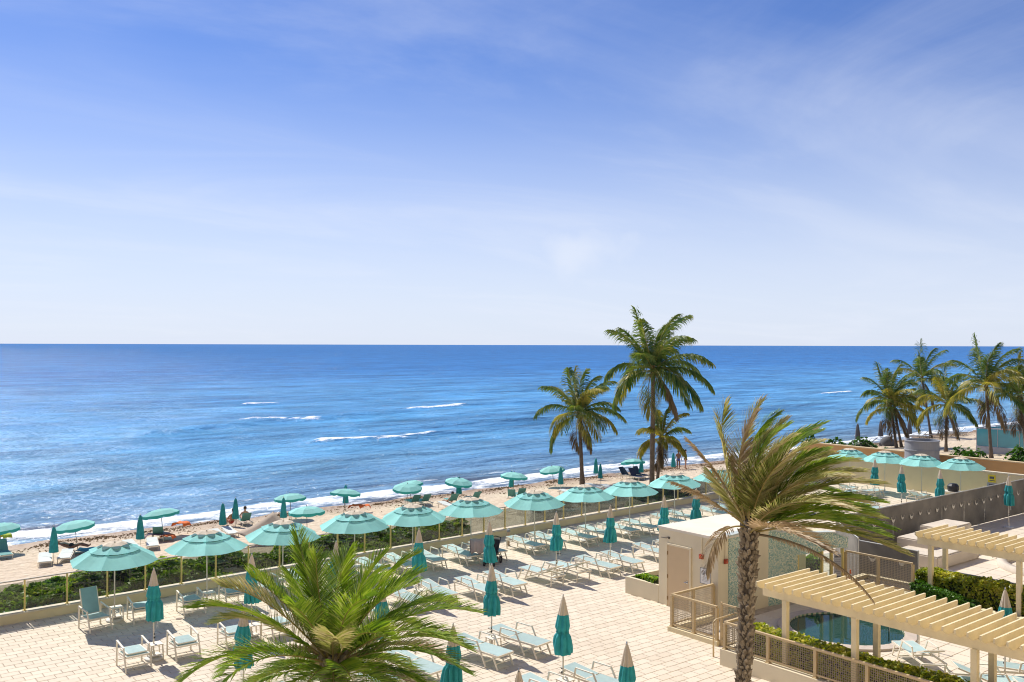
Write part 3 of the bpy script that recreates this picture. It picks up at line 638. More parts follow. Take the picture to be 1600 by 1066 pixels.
# glazed gate below the mosaic fascia
gt = thing('glazed_gate', 'glass gate with yellow posts under the mosaic fascia', 'gate', (28.45, 19.3, 0))
for (u, v) in ((28.45, 19.32), (29.25, 18.86), (29.63, 18.72), (29.98, 18.50)):
    MB().box((0, 0, 0.9), (0.09, 0.09, 1.72)).build('post', postp, gt, (u - 28.45, v - 19.3, 0))
for (a, c) in (((28.45, 19.32), (29.25, 18.86)), ((29.25, 18.86), (29.63, 18.72))):
    MB().bar((a[0] - 28.45, a[1] - 19.3, 0.9), (c[0] - 28.45, c[1] - 19.3, 0.9), 0.012, 1.4).build('glass_pane', glass_c, gt)
b = MB(); b.bar((0, 0.02, 0.2), (0.8, -0.44, 0.2), 0.05, 0.06); b.bar((0.8, -0.44, 0.2), (1.18, -0.58, 0.2), 0.05, 0.06); b.build('bottom_rail', postp, gt)
sg = thing('gate_sign', 'tall grey rules board hanging in the glazed gate', 'sign', (29.80, 18.58, 1.1))
MB().box((0, 0, 0.0), (0.30, 0.02, 0.95), Euler((0, 0, R(-26))).to_matrix()).build('board', mat('grey board', (0.42, 0.42, 0.45), 0.6), sg)
b = MB(); rt = Euler((0, 0, R(-26))).to_matrix()
b.box(rt @ Vector((0, -0.013, 0.38)), (0.24, 0.004, 0.07), rt)
for k in range(9): b.box(rt @ Vector((0, -0.013, 0.26 - 0.06 * k)), (0.22, 0.004, 0.012), rt)
b.box(rt @ Vector((0, -0.013, -0.38)), (0.26, 0.004, 0.14), rt)
b.build('print', ink, sg)

# ------------------------------------------------------------------ mesh fences
mesh_wire = mat('tan wire mesh', (0.42, 0.34, 0.23), 0.5)
def mesh_fence(name, label, pts, zb, h, post_h=None, spacing=1.35, wire=0.055, knee=None, pm=fencep):
    o = thing(name, label, 'fence', (pts[0][0], pts[0][1], 0)); ox, oy = pts[0]
    for (a, c) in zip(pts[:-1], pts[1:]):
        A, B_ = Vector((a[0] - ox, a[1] - oy, 0)), Vector((c[0] - ox, c[1] - oy, 0)); d = B_ - A; ln = d.length; d.normalize()
        n = max(1, round(ln / spacing))
        b = MB(); b.bar(A + Vector((0, 0, zb + h)), B_ + Vector((0, 0, zb + h)), 0.075, 0.06); b.build('top_rail', pm, o)
        b = MB(); b.bar(A + Vector((0, 0, zb + 0.09)), B_ + Vector((0, 0, zb + 0.09)), 0.05, 0.05); b.build('bottom_rail', pm, o)
        for i in range(n + 1):
            P = A + d * ln * i / n
            if i == 0 and a != pts[0]: continue
            MB().box((0, 0, zb + h / 2 - 0.016), (0.085, 0.085, h - 0.03)).box((0, 0, zb + 0.0), (0.13, 0.13, 0.05)).build('post', pm, o, P)
        for i in range(n):
            w = MB(); P0, P1 = A + d * (ln * i / n + 0.045), A + d * (ln * (i + 1) / n - 0.045); L_ = (P1 - P0).length
            k = int(L_ / wire)
            for q in range(1, k):
                p = P0 + d * (L_ * q / k); w.bar(p + Vector((0, 0, zb + 0.115)), p + Vector((0, 0, zb + h - 0.03)), 0.009, 0.009)
            kz = int((h - 0.15) / wire)
            for q in range(1, kz):
                z = zb + 0.115 + (h - 0.145) * q / kz; w.bar(P0 + Vector((0, 0, z)), P1 + Vector((0, 0, z)), 0.009, 0.009)
            w.build('mesh_panel', mesh_wire, o)
    return o
# landing fence by the kiosk door, on a low curb
cb = thing('landing_curb', 'low cream curb under the fence by the kiosk', 'curb', (22.2, 19.62, 0))
b = MB(); b.span((-0.1, -1.85, 0.0), (0.1, 0.1, 0.16)); b.span((0.102, -0.1, 0.0), (2.03, 0.1, 0.158)); b.build('curb', stucco, cb)
mesh_fence('mesh_fence', 'small tan wire fence corner in front of the kiosk door', [(22.2, 17.85), (22.2, 19.62), (24.2, 19.62)], 0.16, 1.0, spacing=0.95)
# knee wall, fence and hedge bed along the jacuzzi area
kw = thing('knee_wall', 'cream knee wall of the hedge bed facing the main deck', 'wall', (21.0, 16.7, 0))
b = MB(); b.span((-0.1, -13, 0.0), (0.1, 0, 0.47)); b.span((0.102, -0.2, 0), (1.2, 0, 0.468)); b.build('wall', stucco_grey, kw)
b = MB(); b.span((0.102, -13, 0.0), (0.9, -0.202, 0.40)); b.build('soil', MATS['planting soil'], kw)
mesh_fence('mesh_fence', 'long tan wire fence on the knee wall in front of the near hedge', [(22.1, 16.6), (21.0, 16.6), (21.0, 6.5)], 0.47, 0.74, spacing=1.38)
hr = MB(); hr.tube([(0, 0, 0), (0, 0, 1.0), (0.1, 0, 1.05), (1.1, 0.05, 1.05), (1.2, 0.05, 1.0), (1.2, 0.05, 0)], 0.025, 8)
tag(hr.build('handrail', fencep, None, (21.3, 17.25, 0.02), smooth=True), 'bent tan handrail at the opening by the kiosk landing', 'handrail')
gp = thing('gate_leaf', 'narrow tan wire gate leaf between the two fence corners', 'gate', (22.25, 17.72, 0))
b = MB()
for a in ((0, 0), (0.0, -0.98)): b.box((a[0], a[1], 0.68), (0.06, 0.06, 1.3))
b.box((0, -0.49, 1.28), (0.05, 0.92, 0.05)); b.box((0, -0.49, 0.2), (0.05, 0.92, 0.05)); b.build('gate_frame', fencep, gp)
b = MB()
for q in range(1, 17): b.bar((0, -0.03 - 0.055 * q, 0.22), (0, -0.03 - 0.055 * q, 1.26), 0.009, 0.009)
for q in range(1, 19): b.bar((0, -0.03, 0.22 + 0.055 * q), (0, -0.95, 0.22 + 0.055 * q), 0.009, 0.009)
b.build('mesh_panel', mesh_wire, gp)
# ledge with rear fence
lg = thing('planter_ledge', 'long cream planter ledge between the jacuzzi and the pool terrace', 'wall', (30.2, 18.6, 0))
b = MB(); b.span((-0.12, -14, 0.0), (0.12, 0, 0.62)); b.span((0.122, -0.2, 0), (1.3, 0, 0.618)); b.span((1.3, -14, 0), (1.45, -0.202, 0.6)); b.build('wall', stucco, lg)
b = MB(); b.span((0.122, -14, 0.0), (1.298, -0.202, 0.5)); b.build('soil', MATS['planting soil'], lg)
mesh_fence('mesh_fence', 'tan wire fence on the ledge behind the jacuzzi, beside the traffic cone', [(30.2, 18.5), (30.2, 16.0)], 0.62, 1.02, spacing=1.3)
mesh_fence('mesh_fence', 'thin tan wire fence behind the far hedge at the pool terrace', [(31.72, 15.9), (31.72, 8.5)], 0.1, 1.15, spacing=1.9, pm=grey_m)
# traffic cone
u, v = 30.28, 18.28
tcn = thing('traffic_cone', 'small orange traffic cone with white band by the rear fence', 'cone', (30.05, 18.22, 0.62))
b = MB(); b.box((0, 0, 0.012), (0.2, 0.2, 0.024)); b.lathe([(0.075, 0.025), (0.05, 0.17)], 12); b.lathe([(0.036, 0.28), (0.015, 0.42)], 12); b.build('body', mat('cone orange', (0.75, 0.16, 0.03), 0.5), tcn)
MB().lathe([(0.051, 0.171), (0.037, 0.279)], 12).build('white_band', whitep, tcn)

# ------------------------------------------------------------------ pergolas
def pergola(label, u0, u1, v_hi, v_lo, zb, posts, n, spacing, over=0.45, zbase=0.0):
    o = thing('pergola', label, 'pergola', (u0, v_hi, 0)); ln = v_hi - v_lo
    for k, u in enumerate((u0, u1)):
        b = MB(); b.span((u - u0 - 0.05, -ln, zb), (u - u0 + 0.05, 0.0, zb + 0.24))
        b.build('beam', woodp, o)
    for (u, v, zz) in posts:
        MB().box((0, 0, (zb + zz) / 2), (0.14, 0.14, zb - zz)).build('post', woodp, o, (u - u0, v - v_hi, 0))
    # slat with cut ends
    L_ = (u1 - u0) + 2 * over; h = 0.22; t = 0.045
    m = MB(); prof = [(-over, 0.24 + h), (-over + L_, 0.24 + h), (-over + L_, 0.24 + h * 0.55), (-over + L_ - 0.22, 0.24 + 0.003), (-over + 0.22, 0.24 + 0.003), (-over, 0.24 + h * 0.55)]
    vs_ = [(x, s * t / 2, zb + z) for s in (-1, 1) for x, z in prof]; k = len(prof)
    m.add(vs_, [tuple(range(k)), tuple(range(2 * k - 1, k - 1, -1))] + [(i, k + i, k + (i + 1) % k, (i + 1) % k) for i in range(k)])
    me = m.mesh('slat', woodp)
    for i in range(n):
        inst('slat', me, o, (rnd.uniform(-0.012, 0.012), -0.12 - spacing * i + rnd.uniform(-0.008, 0.008), 0), (0, 0, rnd.uniform(-0.004, 0.004)))
    return o
pergola('long cream slatted pergola in front of the round jacuzzi', 21.2, 22.7, 15.45, 6.3, 2.2,
        [(21.2, 14.75, 0.3), (21.2, 12.72, 0.3), (21.2, 9.77, 0.3), (21.2, 6.6, 0.3), (22.7, 13.0, 0.0), (22.7, 10.05, 0.0), (22.7, 7.0, 0.0)], 33, 0.281, 0.48)
pergola('second cream pergola farther back above the far hedge', 30.55, 31.95, 16.0, 9.0, 2.28,
        [(30.55, 15.55, 0.56), (30.55, 12.72, 0.56), (31.95, 15.75, 0.3), (31.95, 12.9, 0.3), (30.55, 9.9, 0.56)], 24, 0.29, 0.42)

# ------------------------------------------------------------------ jacuzzi
jz = thing('jacuzzi', 'round tiled jacuzzi pool seen below the near pergola', 'pool', (JC[0], JC[1], 0.03))
b = MB(); b.lathe([(JR, 0.0), (JR, 0.07), (JR + 0.36, 0.07), (JR + 0.36, 0.0)], 64, close=False); b.build('rim', mat('jacuzzi rim stone', (0.55, 0.46, 0.38), 0.7, 0.2, 4), jz)
b = MB(); b.lathe([(JR, 0.069), (JR - 0.005, 0.0), (JR - 0.01, -0.25)], 64, close=False); b.build('tile_band', mat('band tile', (0.18, 0.33, 0.20), 0.3, 0.35, 9), jz)
pw_ = MB(); pw_.lathe([(0.0001, 0.02), (JR - 0.004, 0.02)], 64, close=False); pw_.build('water', water_mat('jacuzzi water', (0.012, 0.055, 0.045), 0.03, 0.10, 3.0), jz)
tm = MB().box((0, 0, 0), (0.10, 0.02, 0.05)).mesh('rim_tile', mat('rim tile', (0.62, 0.57, 0.40), 0.4))
for k in range(54):
    a = 2 * math.pi * k / 54
    inst('rim_tile', tm, jz, ((JR - 0.008) * math.cos(a), (JR - 0.008) * math.sin(a), 0.043), (0, 0, a + math.pi / 2))
b = MB(); b.tube([(0, 0, 0.05), (0, 0, 0.75), (-0.08, -0.05, 0.8), (-0.75, -0.35, 0.62), (-0.85, -0.4, 0.5), (-0.85, -0.4, 0.0)], 0.02, 8)
tag(b.build('pool_handrail', steel, None, (26.35, 14.70, 0.05), R(60), True), 'bent steel grab rail at the edge of the jacuzzi', 'handrail')
b = MB(); b.tube([(0, 0, 0), (0, 0, 1.15)], 0.025, 8); b.lathe([(0.12, 0), (0.12, 0.03), (0.03, 0.05)], 12)
tag(b.build('deck_post', white_fr, None, (26.7, 13.95, 0.03)), 'slim white post standing on the deck beyond the pergola', 'post')

# ------------------------------------------------------------------ market umbrellas
def open_umbrella(name, rad=1.38, zr=1.98, z_top=2.50, canvas=aqua, tip=beigec):
    o = thing(name, 'open umbrella', 'umbrella')
    n = 8; zc1 = zr + (z_top - zr) * 0.80      # lower tier ends here
    r1 = rad * 0.44
    def ring(r, z, k): a = 2 * math.pi * (k) / n + R(11); return Vector((r * math.cos(a), r * math.sin(a), z))
    pm = MB()                                   # one panel, seven copies
    rows = [(rad, zr), (rad * 0.72, zr + (zc1 - zr) * 0.52), (r1, zc1)]
    def panel(b, rows, sag=0.05, sub=4):
        vs = []
        for (r, z) in rows:
            A, B_ = ring(r, z, 0), ring(r, z, 1)
            for s in range(sub + 1):
                t = s / sub; p = A.lerp(B_, t); p.z -= sag * math.sin(math.pi * t) * (r / rad) ** 0.5; p.xy = p.xy * (1 - 0.01 * math.sin(math.pi * t)); vs.append(p)
        w = sub + 1; fs = [(i * w + j, i * w + j + 1, (i + 1) * w + j + 1, (i + 1) * w + j) for i in range(len(rows) - 1) for j in range(sub)]
        b.add(vs, fs)
    panel(pm, rows); me = pm.mesh('canopy_panel', canvas)
    for k in range(n): inst('canopy_panel', me, o, rot=(0, 0, 2 * math.pi * k / n))
    # valance hem below each panel edge is a thin strip
    # vent tier: overlaps the lower tier, lifted a little; dark sheets under it paint the gap's shade
    v1 = MB(); v1r = [(rad * 0.58, zc1 - 0.065), (rad * 0.40, zc1 + 0.025), (rad * 0.28, zc1 + 0.085)]
    panel(v1, v1r, 0.035); vm = v1.mesh('vent_panel', canvas)
    for k in range(n): inst('vent_panel', vm, o, rot=(0, 0, 2 * math.pi * k / n))
    lm = MB(); lr = [(rad * 0.565, zc1 - 0.095), (rad * 0.42, zc1 - 0.01)]; panel(lm, lr, 0.02); li = lm.mesh('vent_gap_shade_panel', gap_m)
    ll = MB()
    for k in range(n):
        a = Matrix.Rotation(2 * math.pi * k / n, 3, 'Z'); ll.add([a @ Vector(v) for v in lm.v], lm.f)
    ll.build('vent_gap_shade', gap_m, o)
    # scallops: dark half-discs painted as shaded vent openings below the beige crown
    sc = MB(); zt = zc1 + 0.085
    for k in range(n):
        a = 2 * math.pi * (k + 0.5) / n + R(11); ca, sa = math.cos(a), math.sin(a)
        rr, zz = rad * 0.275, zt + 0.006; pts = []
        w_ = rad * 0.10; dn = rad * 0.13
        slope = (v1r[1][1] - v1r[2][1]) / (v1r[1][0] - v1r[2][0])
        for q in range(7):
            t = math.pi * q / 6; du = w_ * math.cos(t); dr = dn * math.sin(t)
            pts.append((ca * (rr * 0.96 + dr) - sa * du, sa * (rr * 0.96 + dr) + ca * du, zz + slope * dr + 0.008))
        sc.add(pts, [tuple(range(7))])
    sc.build('vent_opening_shade', gap_m, o)
    cr_ = MB(); panel(cr_, [(rad * 0.30, zt + 0.012), (rad * 0.15, zt + 0.085), (0.02, z_top + 0.03)], 0.02); cm = cr_.mesh('crown_panel', tip)
    for k in range(n): inst('crown_panel', cm, o, rot=(0, 0, 2 * math.pi * k / n))
    MB().lathe([(0.018, z_top), (0.03, z_top + 0.05), (0.018, z_top + 0.09), (0, z_top + 0.1)], 8, close=False).build('finial', pole_m, o)
    MB().lathe([(0.022, 0.06), (0.022, z_top)], 10, close=False).build('pole', pole_m, o, smooth=True)
    rb = MB(); a, c = ring(rad * 0.99, zr - 0.02, 0), ring(0.05, zr + (z_top - zr) * 0.9, 0); rb.bar(a, c, 0.018, 0.018)
    st = MB(); st.bar(ring(0.05, zr - 0.22, 0), ring(rad * 0.55, zr + (z_top - zr) * 0.34, 0), 0.014, 0.014)
    rme, sme = rb.mesh('rib', pole_m), st.mesh('strut', pole_m)
    for k in range(n):
        r_ = inst('rib', rme, o, rot=(0, 0, 2 * math.pi * k / n)); inst('strut', sme, r_)
    MB().lathe([(0.045, zr - 0.27), (0.045, zr - 0.2)], 10).build('hub', white_fr, o)
    MB().lathe([(0.26, 0.0), (0.26, 0.05), (0.22, 0.075), (0.04, 0.09), (0.035, 0.25)], 18).build('base', greywhite, o)
    return o
def closed_umbrella(name, seed, top=2.55, zlow=1.12, body=teal, tip=beigec, tip_frac=0.31):
    o = thing(name, 'closed umbrella', 'umbrella'); rr = random.Random(seed)
    ph = [rr.uniform(0, 6.28) for _ in range(6)]; kn = rr.uniform(0.58, 0.68)
    fl = rr.choice((7, 8, 9))
    def mod(a, z):
        t = max(0, (top - z) / (top - zlow))
        f = abs(math.sin(fl * 0.5 * a + ph[0] + 0.5 * math.sin(3 * z + ph[4])))          # pleats: sharp valleys
        sway = 0.16 * t * math.sin(a + ph[1] + 3.0 * z) + 0.10 * t * math.sin(2 * a + ph[2] + 6 * z)
        rag = 0.16 * max(0, (t - 0.8) / 0.2) * math.sin(fl * a + ph[3])
        return 1 + (0.12 + 0.34 * t) * (f - 0.62) + sway + rag
    def rad(t):
        r = 0.025 + 0.155 * (min(t, 0.52) / 0.52) ** 0.8
        r *= 1 - 0.26 * math.exp(-((t - kn) / 0.05) ** 2)
        if t > kn: r *= 1 + 0.16 * math.sin(min(1, (t - kn) / (1 - kn)) * math.pi * 0.75)
        return r
    H_ = top - zlow
    zs_t = [top - H_ * t for t in [0, 0.05, 0.1, 0.16, 0.22, tip_frac - 0.01, tip_frac]]
    MB().lathe([(rad((top - z) / H_), z) for z in zs_t], 72, mod=mod, close=False).build('canopy_tip', tip, o, smooth=False)
    ts = [tip_frac + 0.001 + (1 - tip_frac) * i / 26 for i in range(27)]
    bd = MB(); prof = [(rad(t) * 1.02, top - H_ * t) for t in ts]; prof.append((0.05, zlow + 0.06)); bd.lathe(prof, 72, mod=mod, close=False)
    bo = bd.build('folded_canopy', body, o, smooth=False)
    zt = top - H_ * kn
    MB().lathe([(rad(kn) * 1.16, zt - 0.018), (rad(kn) * 1.18, zt + 0.018)], 24, mod=mod, close=False).build('tie_strap', body, bo)
    b = MB(); 
    for q in range(2): b.tube([(0.10, 0.03 * q, zlow + 0.1), (0.12, 0.03 * q, zlow - 0.05), (0.11 + 0.02 * q, 0.03 * q, zlow - 0.22)], 0.005, 4)
    b.build('tie_cord', whitep, bo)
    MB().lathe([(0.012, top - 0.02), (0.022, top + 0.03), (0.012, top + 0.06), (0.0, top + 0.075)], 8, close=False).build('finial', steel, o)
    MB().lathe([(0.021, 0.06), (0.021, top - 0.05)], 10, close=False).build('pole', pole_m, o, smooth=True)
    b = MB(); b.box((0.03, 0, 0.62), (0.03, 0.04, 0.05)); b.box((0.03, 0, 0.72), (0.03, 0.03, 0.03)); b.build('clamp_knob', black_m, o)
    MB().lathe([(0.24, 0.0), (0.24, 0.05), (0.2, 0.07), (0.04, 0.08), (0.035, 0.25)], 18).build('base', greywhite, o)
    return o

# ------------------------------------------------------------------ loungers, chairs and tables
def arm_frame(b, x, y0=-0.50, yt=0.02, seat=0.40, lean=0.30, t=0.045):
    """parallelogram arm: rises from the ground at the foot side, leans back to a flat armrest, drops to the side rail"""
    b.bar((x, y0 - 0.06, 0.02), (x, y0 + lean, 0.66), t * 0.6, t)
    b.bar((x, y0 + lean + 0.02, 0.655), (x, yt + 0.36, 0.655), t, t * 0.55)
    b.bar((x, yt + 0.36, 0.65), (x, yt + 0.42, seat), t * 0.6, t)
def lounger(name, back=8):
    """foot end at -Y, head at +Y; sling seat in an aluminium frame"""
    o = thing(name, 'lounger', 'lounger'); w = 0.62; h = 0.38
    f = MB()
    for s in (-1, 1):
        x = s * w / 2
        f.bar((x, -0.98, h), (x, 0.98, h), 0.035, 0.05)
    f.bar((-w / 2, -0.98, h), (w / 2, -0.98, h), 0.035, 0.05); f.bar((-w / 2, 0.98, h), (w / 2, 0.98, h), 0.035, 0.05); f.bar((-w / 2, 0.12, h - 0.03), (w / 2, 0.12, h - 0.03), 0.03, 0.03)
    f.build('frame', white_fr, o)
    for s in (-1, 1):
        x = s * w / 2
        MB().bar((x, 0.86, 0.0), (x, 0.90, h), 0.03, 0.045, up=(0, 1, 0)).build('leg', white_fr, o)
        MB().bar((x, -0.98, 0.0), (x, -0.78, h), 0.03, 0.045, up=(0, 1, 0)).build('leg', white_fr, o)
        a = MB(); arm_frame(a, s * (w / 2 + 0.05)); a.build('armrest', white_fr, o)
    MB().bar((-w / 2, -0.9, 0.16), (w / 2, -0.9, 0.16), 0.025, 0.025).build('stretcher', white_fr, o)
    MB().bar((-w / 2 - 0.05, -0.48, 0.14), (w / 2 + 0.05, -0.48, 0.14), 0.025, 0.03).build('stretcher', white_fr, o)
    # seat sling sags slightly
    b = MB(); n = 8; vs = []
    for i in range(n + 1):
        y = -0.97 + 1.08 * i / n
        for x, dz in ((-w / 2 + 0.01, 0), (-0.12, -0.03), (0.12, -0.03), (w / 2 - 0.01, 0)): vs.append((x, y, h + 0.035 + dz * math.sin(math.pi * i / n) - (0.06 * max(0, (0.12 * n - i)) / n)))
    b.add(vs, [(i * 4 + j, i * 4 + j + 1, i * 4 + j + 5, i * 4 + j + 4) for i in range(n) for j in range(3)]); b.build('seat_sling', sling, o, smooth=True)
    A = R(back); bf = MB(); y0, z0 = 0.13, h + 0.03
    def bp(t, x): return (x, y0 + 0.84 * t * math.cos(A), z0 + 0.84 * t * math.sin(A))
    for s in (-1, 1): bf.bar(bp(0, s * (w / 2 - 0.035)), bp(1, s * (w / 2 - 0.035)), 0.03, 0.04)
    bf.bar(bp(1, -w / 2 + 0.02), bp(1, w / 2 - 0.02), 0.03, 0.04); bo = bf.build('backrest', white_fr, o)
    b = MB(); vs = []
    for i in range(5):
        for x, dz in ((-w / 2 + 0.05, 0), (-0.1, -0.02), (0.1, -0.02), (w / 2 - 0.05, 0)):
            p = bp(i / 4, x); vs.append((p[0], p[1], p[2] + 0.022 + dz * math.sin(math.pi * i / 4)))
    b.add(vs, [(i * 4 + j, i * 4 + j + 1, i * 4 + j + 5, i * 4 + j + 4) for i in range(4) for j in range(3)]); b.build('back_sling', sling, bo, smooth=True)
    return o
def armchair(name, upright):
    o = thing(name, 'chair', 'chair'); w = 0.60; h = 0.40
    f = MB()
    for s in (-1, 1): f.bar((s * w / 2, -0.34, h), (s * w / 2, 0.36, h - 0.03), 0.035, 0.045)
    f.bar((-w / 2, -0.34, h), (w / 2, -0.34, h), 0.035, 0.045); f.bar((-w / 2, 0.36, h - 0.03), (w / 2, 0.36, h - 0.03), 0.035, 0.045); f.build('frame', white_fr, o)
    for s in (-1, 1):
        x = s * (w / 2 + 0.04)
        MB().bar((x, -0.42, 0.0), (x, -0.18, 0.62), 0.035, 0.05, up=(0, 1, 0)).build('leg', white_fr, o)
        MB().bar((x, 0.44, 0.0), (x, 0.42, 0.68), 0.035, 0.05, up=(0, 1, 0)).build('leg', white_fr, o)
        MB().bar((x, -0.20, 0.625), (x, 0.43, 0.70), 0.05, 0.03).build('armrest', white_fr, o)
    for y_ in (-0.36, 0.435): MB().bar((-w / 2 - 0.04, y_, 0.15), (w / 2 + 0.04, y_, 0.15), 0.03, 0.03).build('stretcher', white_fr, o)
    b = MB(); vs = []
    for i in range(6):
        for x, dz in ((-w / 2 + 0.01, 0), (-0.1, -0.03), (0.1, -0.03), (w / 2 - 0.01, 0)): vs.append((x, -0.34 + 0.68 * i / 5, h + 0.03 - 0.02 * i / 5 + dz * math.sin(math.pi * i / 5)))
    b.add(vs, [(i * 4 + j, i * 4 + j + 1, i * 4 + j + 5, i * 4 + j + 4) for i in range(5) for j in range(3)]); b.build('seat_sling', sling, o, smooth=True)
    A = R(72 if upright else -1); y0 = 0.32 if upright else 0.36; z0 = h + 0.03 if upright else h + 0.075; L_ = 0.80 if upright else 0.62; sg_ = 1 if upright else -1
    def bp(t, x): return (x, y0 + sg_ * L_ * t * math.cos(A), z0 + L_ * t * math.sin(A))
    bf = MB()
    for s in (-1, 1): bf.bar(bp(0, s * (w / 2 - 0.04)), bp(1, s * (w / 2 - 0.04)), 0.03, 0.04)
    bf.bar(bp(0.12, -w / 2 + 0.03), bp(0.12, w / 2 - 0.03), 0.03, 0.03); bf.bar(bp(1, -w / 2 + 0.03), bp(1, w / 2 - 0.03), 0.03, 0.03); bo = bf.build('backrest', white_fr, o)
    b = MB(); vs = []
    for i in range(5):
        for x in (-w / 2 + 0.05, -0.1, 0.1, w / 2 - 0.05): p = bp(i / 4, x); vs.append((p[0], p[1] - (0.02 if upright else 0), p[2] + 0.02))
    b.add(vs, [(i * 4 + j, i * 4 + j + 1, i * 4 + j + 5, i * 4 + j + 4) for i in range(4) for j in range(3)]); b.build('back_sling', sling if not upright else mat('shaded sling', (0.20, 0.38, 0.42), 0.75, 0.1, 6, trans=0.1), bo, smooth=True)  # upright back: darker sling copy with the shade put into its colour
    return o
def side_table(name):
    o = thing(name, 'side table', 'table')
    b = MB(); b.lathe([(0.25, 0.43), (0.25, 0.455)], 4); b.v = [Matrix.Rotation(R(45), 3, 'Z') @ Vector(v) for v in b.v]; b.build('table_top', white_fr, o)
    for sx in (-1, 1):
        for sy in (-1, 1): MB().bar((sx * 0.17, sy * 0.17, 0), (sx * 0.15, sy * 0.15, 0.43), 0.03, 0.03).build('leg', white_fr, o)
    b = MB(); b.box((0, 0, 0.14), (0.3, 0.3, 0.015)); b.build('shelf', white_fr, o)
    return o

OPEN = open_umbrella('market_umbrella'); CL = [closed_umbrella('market_umbrella', s) for s in (3, 11, 29)]
LG = lounger('sun_lounger', 6); LGB = lounger('sun_lounger', 22); CH0 = armchair('patio_chair', False); CH1 = armchair('patio_chair', True); TB = side_table('side_table')
uO, uC, uL, uLB, uH0, uH1, uT = [], [[], [], []], [], [], [], [], []
GZ = 0.018
rowA = [8.78, 11.79, 14.63, 17.66, 20.23, 23.07, 26.43, 29.3, 32.06, 35.5, 38.9]
vA = [31.55, 31.45, 31.6, 31.7, 31.6, 31.5, 31.35, 31.1, 31.0, 31.2, 31.15]
def pair(u, v, where, kind, flip=False, group='loungers on the main deck', sep=0.66, yaw=0.0, back=False):
    for s, sd_ in ((-1, 'left'), (1, 'right')):
        rz = (math.pi if flip else 0) + yaw + rnd.uniform(-0.05, 0.05); loc = (u + s * sep + rnd.uniform(-0.04, 0.04), v + rnd.uniform(-0.1, 0.1), GZ)
        if kind == 'lounger':
            put(LGB if back else LG, uLB if back else uL, f'{sd_} aqua lounger {where}', loc, rz, None, group)
        elif kind == 'chair':
            put(CH0, uH0, f'{sd_} low patio chair {where}', loc, rz, None, 'patio chairs on the main deck')
for i, (u, v) in enumerate(zip(rowA, vA)):
    ob_ = put(OPEN, uO, f'open aqua market umbrella, {ORD[i]} from the left along the parapet', (u, v, GZ), rnd.uniform(-0.25, 0.25), None, 'open umbrellas along the parapet'); ob_.rotation_euler.x = rnd.uniform(-0.03, 0.03); ob_.rotation_euler.y = rnd.uniform(-0.035, 0.035)
    put(TB, uT, f'small white side table under the {ORD[i]} open umbrella along the parapet', (u + 0.05, v - 0.05, GZ), 0, None, 'side tables on the deck')
    w = f'under the {ORD[i]} open parapet umbrella'
    if i == 0:
        put(CH1, uH1, 'patio chair with upright blue sling back by the parapet at the left', (u - 0.72, v - 0.55, GZ), 0.15, None, 'patio chairs on the main deck')
        put(CH0, uH0, 'low patio chair with folded back under the first open parapet umbrella', (u + 0.72, v - 0.45, GZ), -0.05, None, 'patio chairs on the main deck')
    elif i == 1: pair(u, v - 0.5, w, 'chair', sep=0.72)
    else: pair(u, v - 0.1, w, 'lounger')
rowB = [(8.58, 27.0, 'chair'), (11.5, 27.0, 'chair'), (14.41, 27.1, 'lounger'), (17.67, 27.2, 'lounger'), (20.41, 26.75, 'lounger'), (23.59, 26.7, 'flip'), (26.24, 26.45, 'lounger'), (29.7, 26.7, 'lounger'), (32.49, 27.3, 'lounger')]
for i, (u, v, k) in enumerate(rowB):
    w = f'at the {ORD[i]} closed umbrella of the middle row'
    put(CL[i % 3], uC[i % 3], f'closed teal umbrella with beige tip, {ORD[i]} from the left in the middle row', (u, v, GZ), rnd.uniform(0, 6), None, 'closed umbrellas on the main deck')
    put(TB, uT, f'small white side table {w}', (u + 0.04, v - 0.04, GZ), 0, None, 'side tables on the deck')
    if k == 'chair': pair(u + 0.05, v - 0.3, w, 'chair', sep=0.70)
    else: pair(u, v, w, 'lounger', k == 'flip', back=(k == 'flip'))
for i, (u, v, k, lab) in enumerate([(9.08, 21.8, 'chair', 'left of the bushy date palm'), (12.85, 21.6, 'lounger', 'behind the bushy date palm'), (16.49, 21.5, 'lounger', 'at the centre of the deck'),
                                    (12.24, 17.4, 'lounger', 'among the right fronds of the bushy date palm'), (15.85, 17.66, 'lounger', 'alone in the open paving, the nearest shown whole'),
                                    (11.55, 14.17, None, 'at the bottom edge with only its tip showing'), (14.4, 14.0, None, 'at the bottom edge, cut off below its beige tip')]):
    put(CL[(i + 1) % 3], uC[(i + 1) % 3], f'closed teal umbrella with beige tip {lab}', (u, v, GZ), rnd.uniform(0, 6), None, 'closed umbrellas on the main deck')
    if k:
        put(TB, uT, f'white side table at umbrella {lab}', (u + 0.04, v - 0.04, GZ), 0, None, 'side tables on the deck')
        pair(u + 0.1, v - (0.3 if k == 'lounger' else 0.3), f'at the closed umbrella {lab}', k, yaw=0.12 if k == 'lounger' else 0, sep=0.70)
# near pool: closed umbrella behind the pergola, loungers
put(CL[1], uC[1], 'closed umbrella with short beige and teal cover behind the near pergola at the right', (25.45, 10.95, 0.03), 1.0, None, 'closed umbrellas by the pools')
for i, (u, v, rz, back, lab) in enumerate([(25.15, 13.15, 2.5, 1, 'with raised back above the near hedge'), (23.55, 11.7, 0.75, 0, 'half hidden behind the pergola post'),
        (24.6, 10.9, 0.75, 1, 'just behind the second rear pergola post'), (26.2, 10.6, 0.75, 0, 'right of the closed umbrella behind the pergola'), (25.3, 9.6, 0.75, 0, 'at the lower right corner below the pergola')]):
    put(LGB if back else LG, uLB if back else uL, 'aqua sun lounger ' + lab, (u, v, 0.03), rz, None, 'loungers by the jacuzzi')

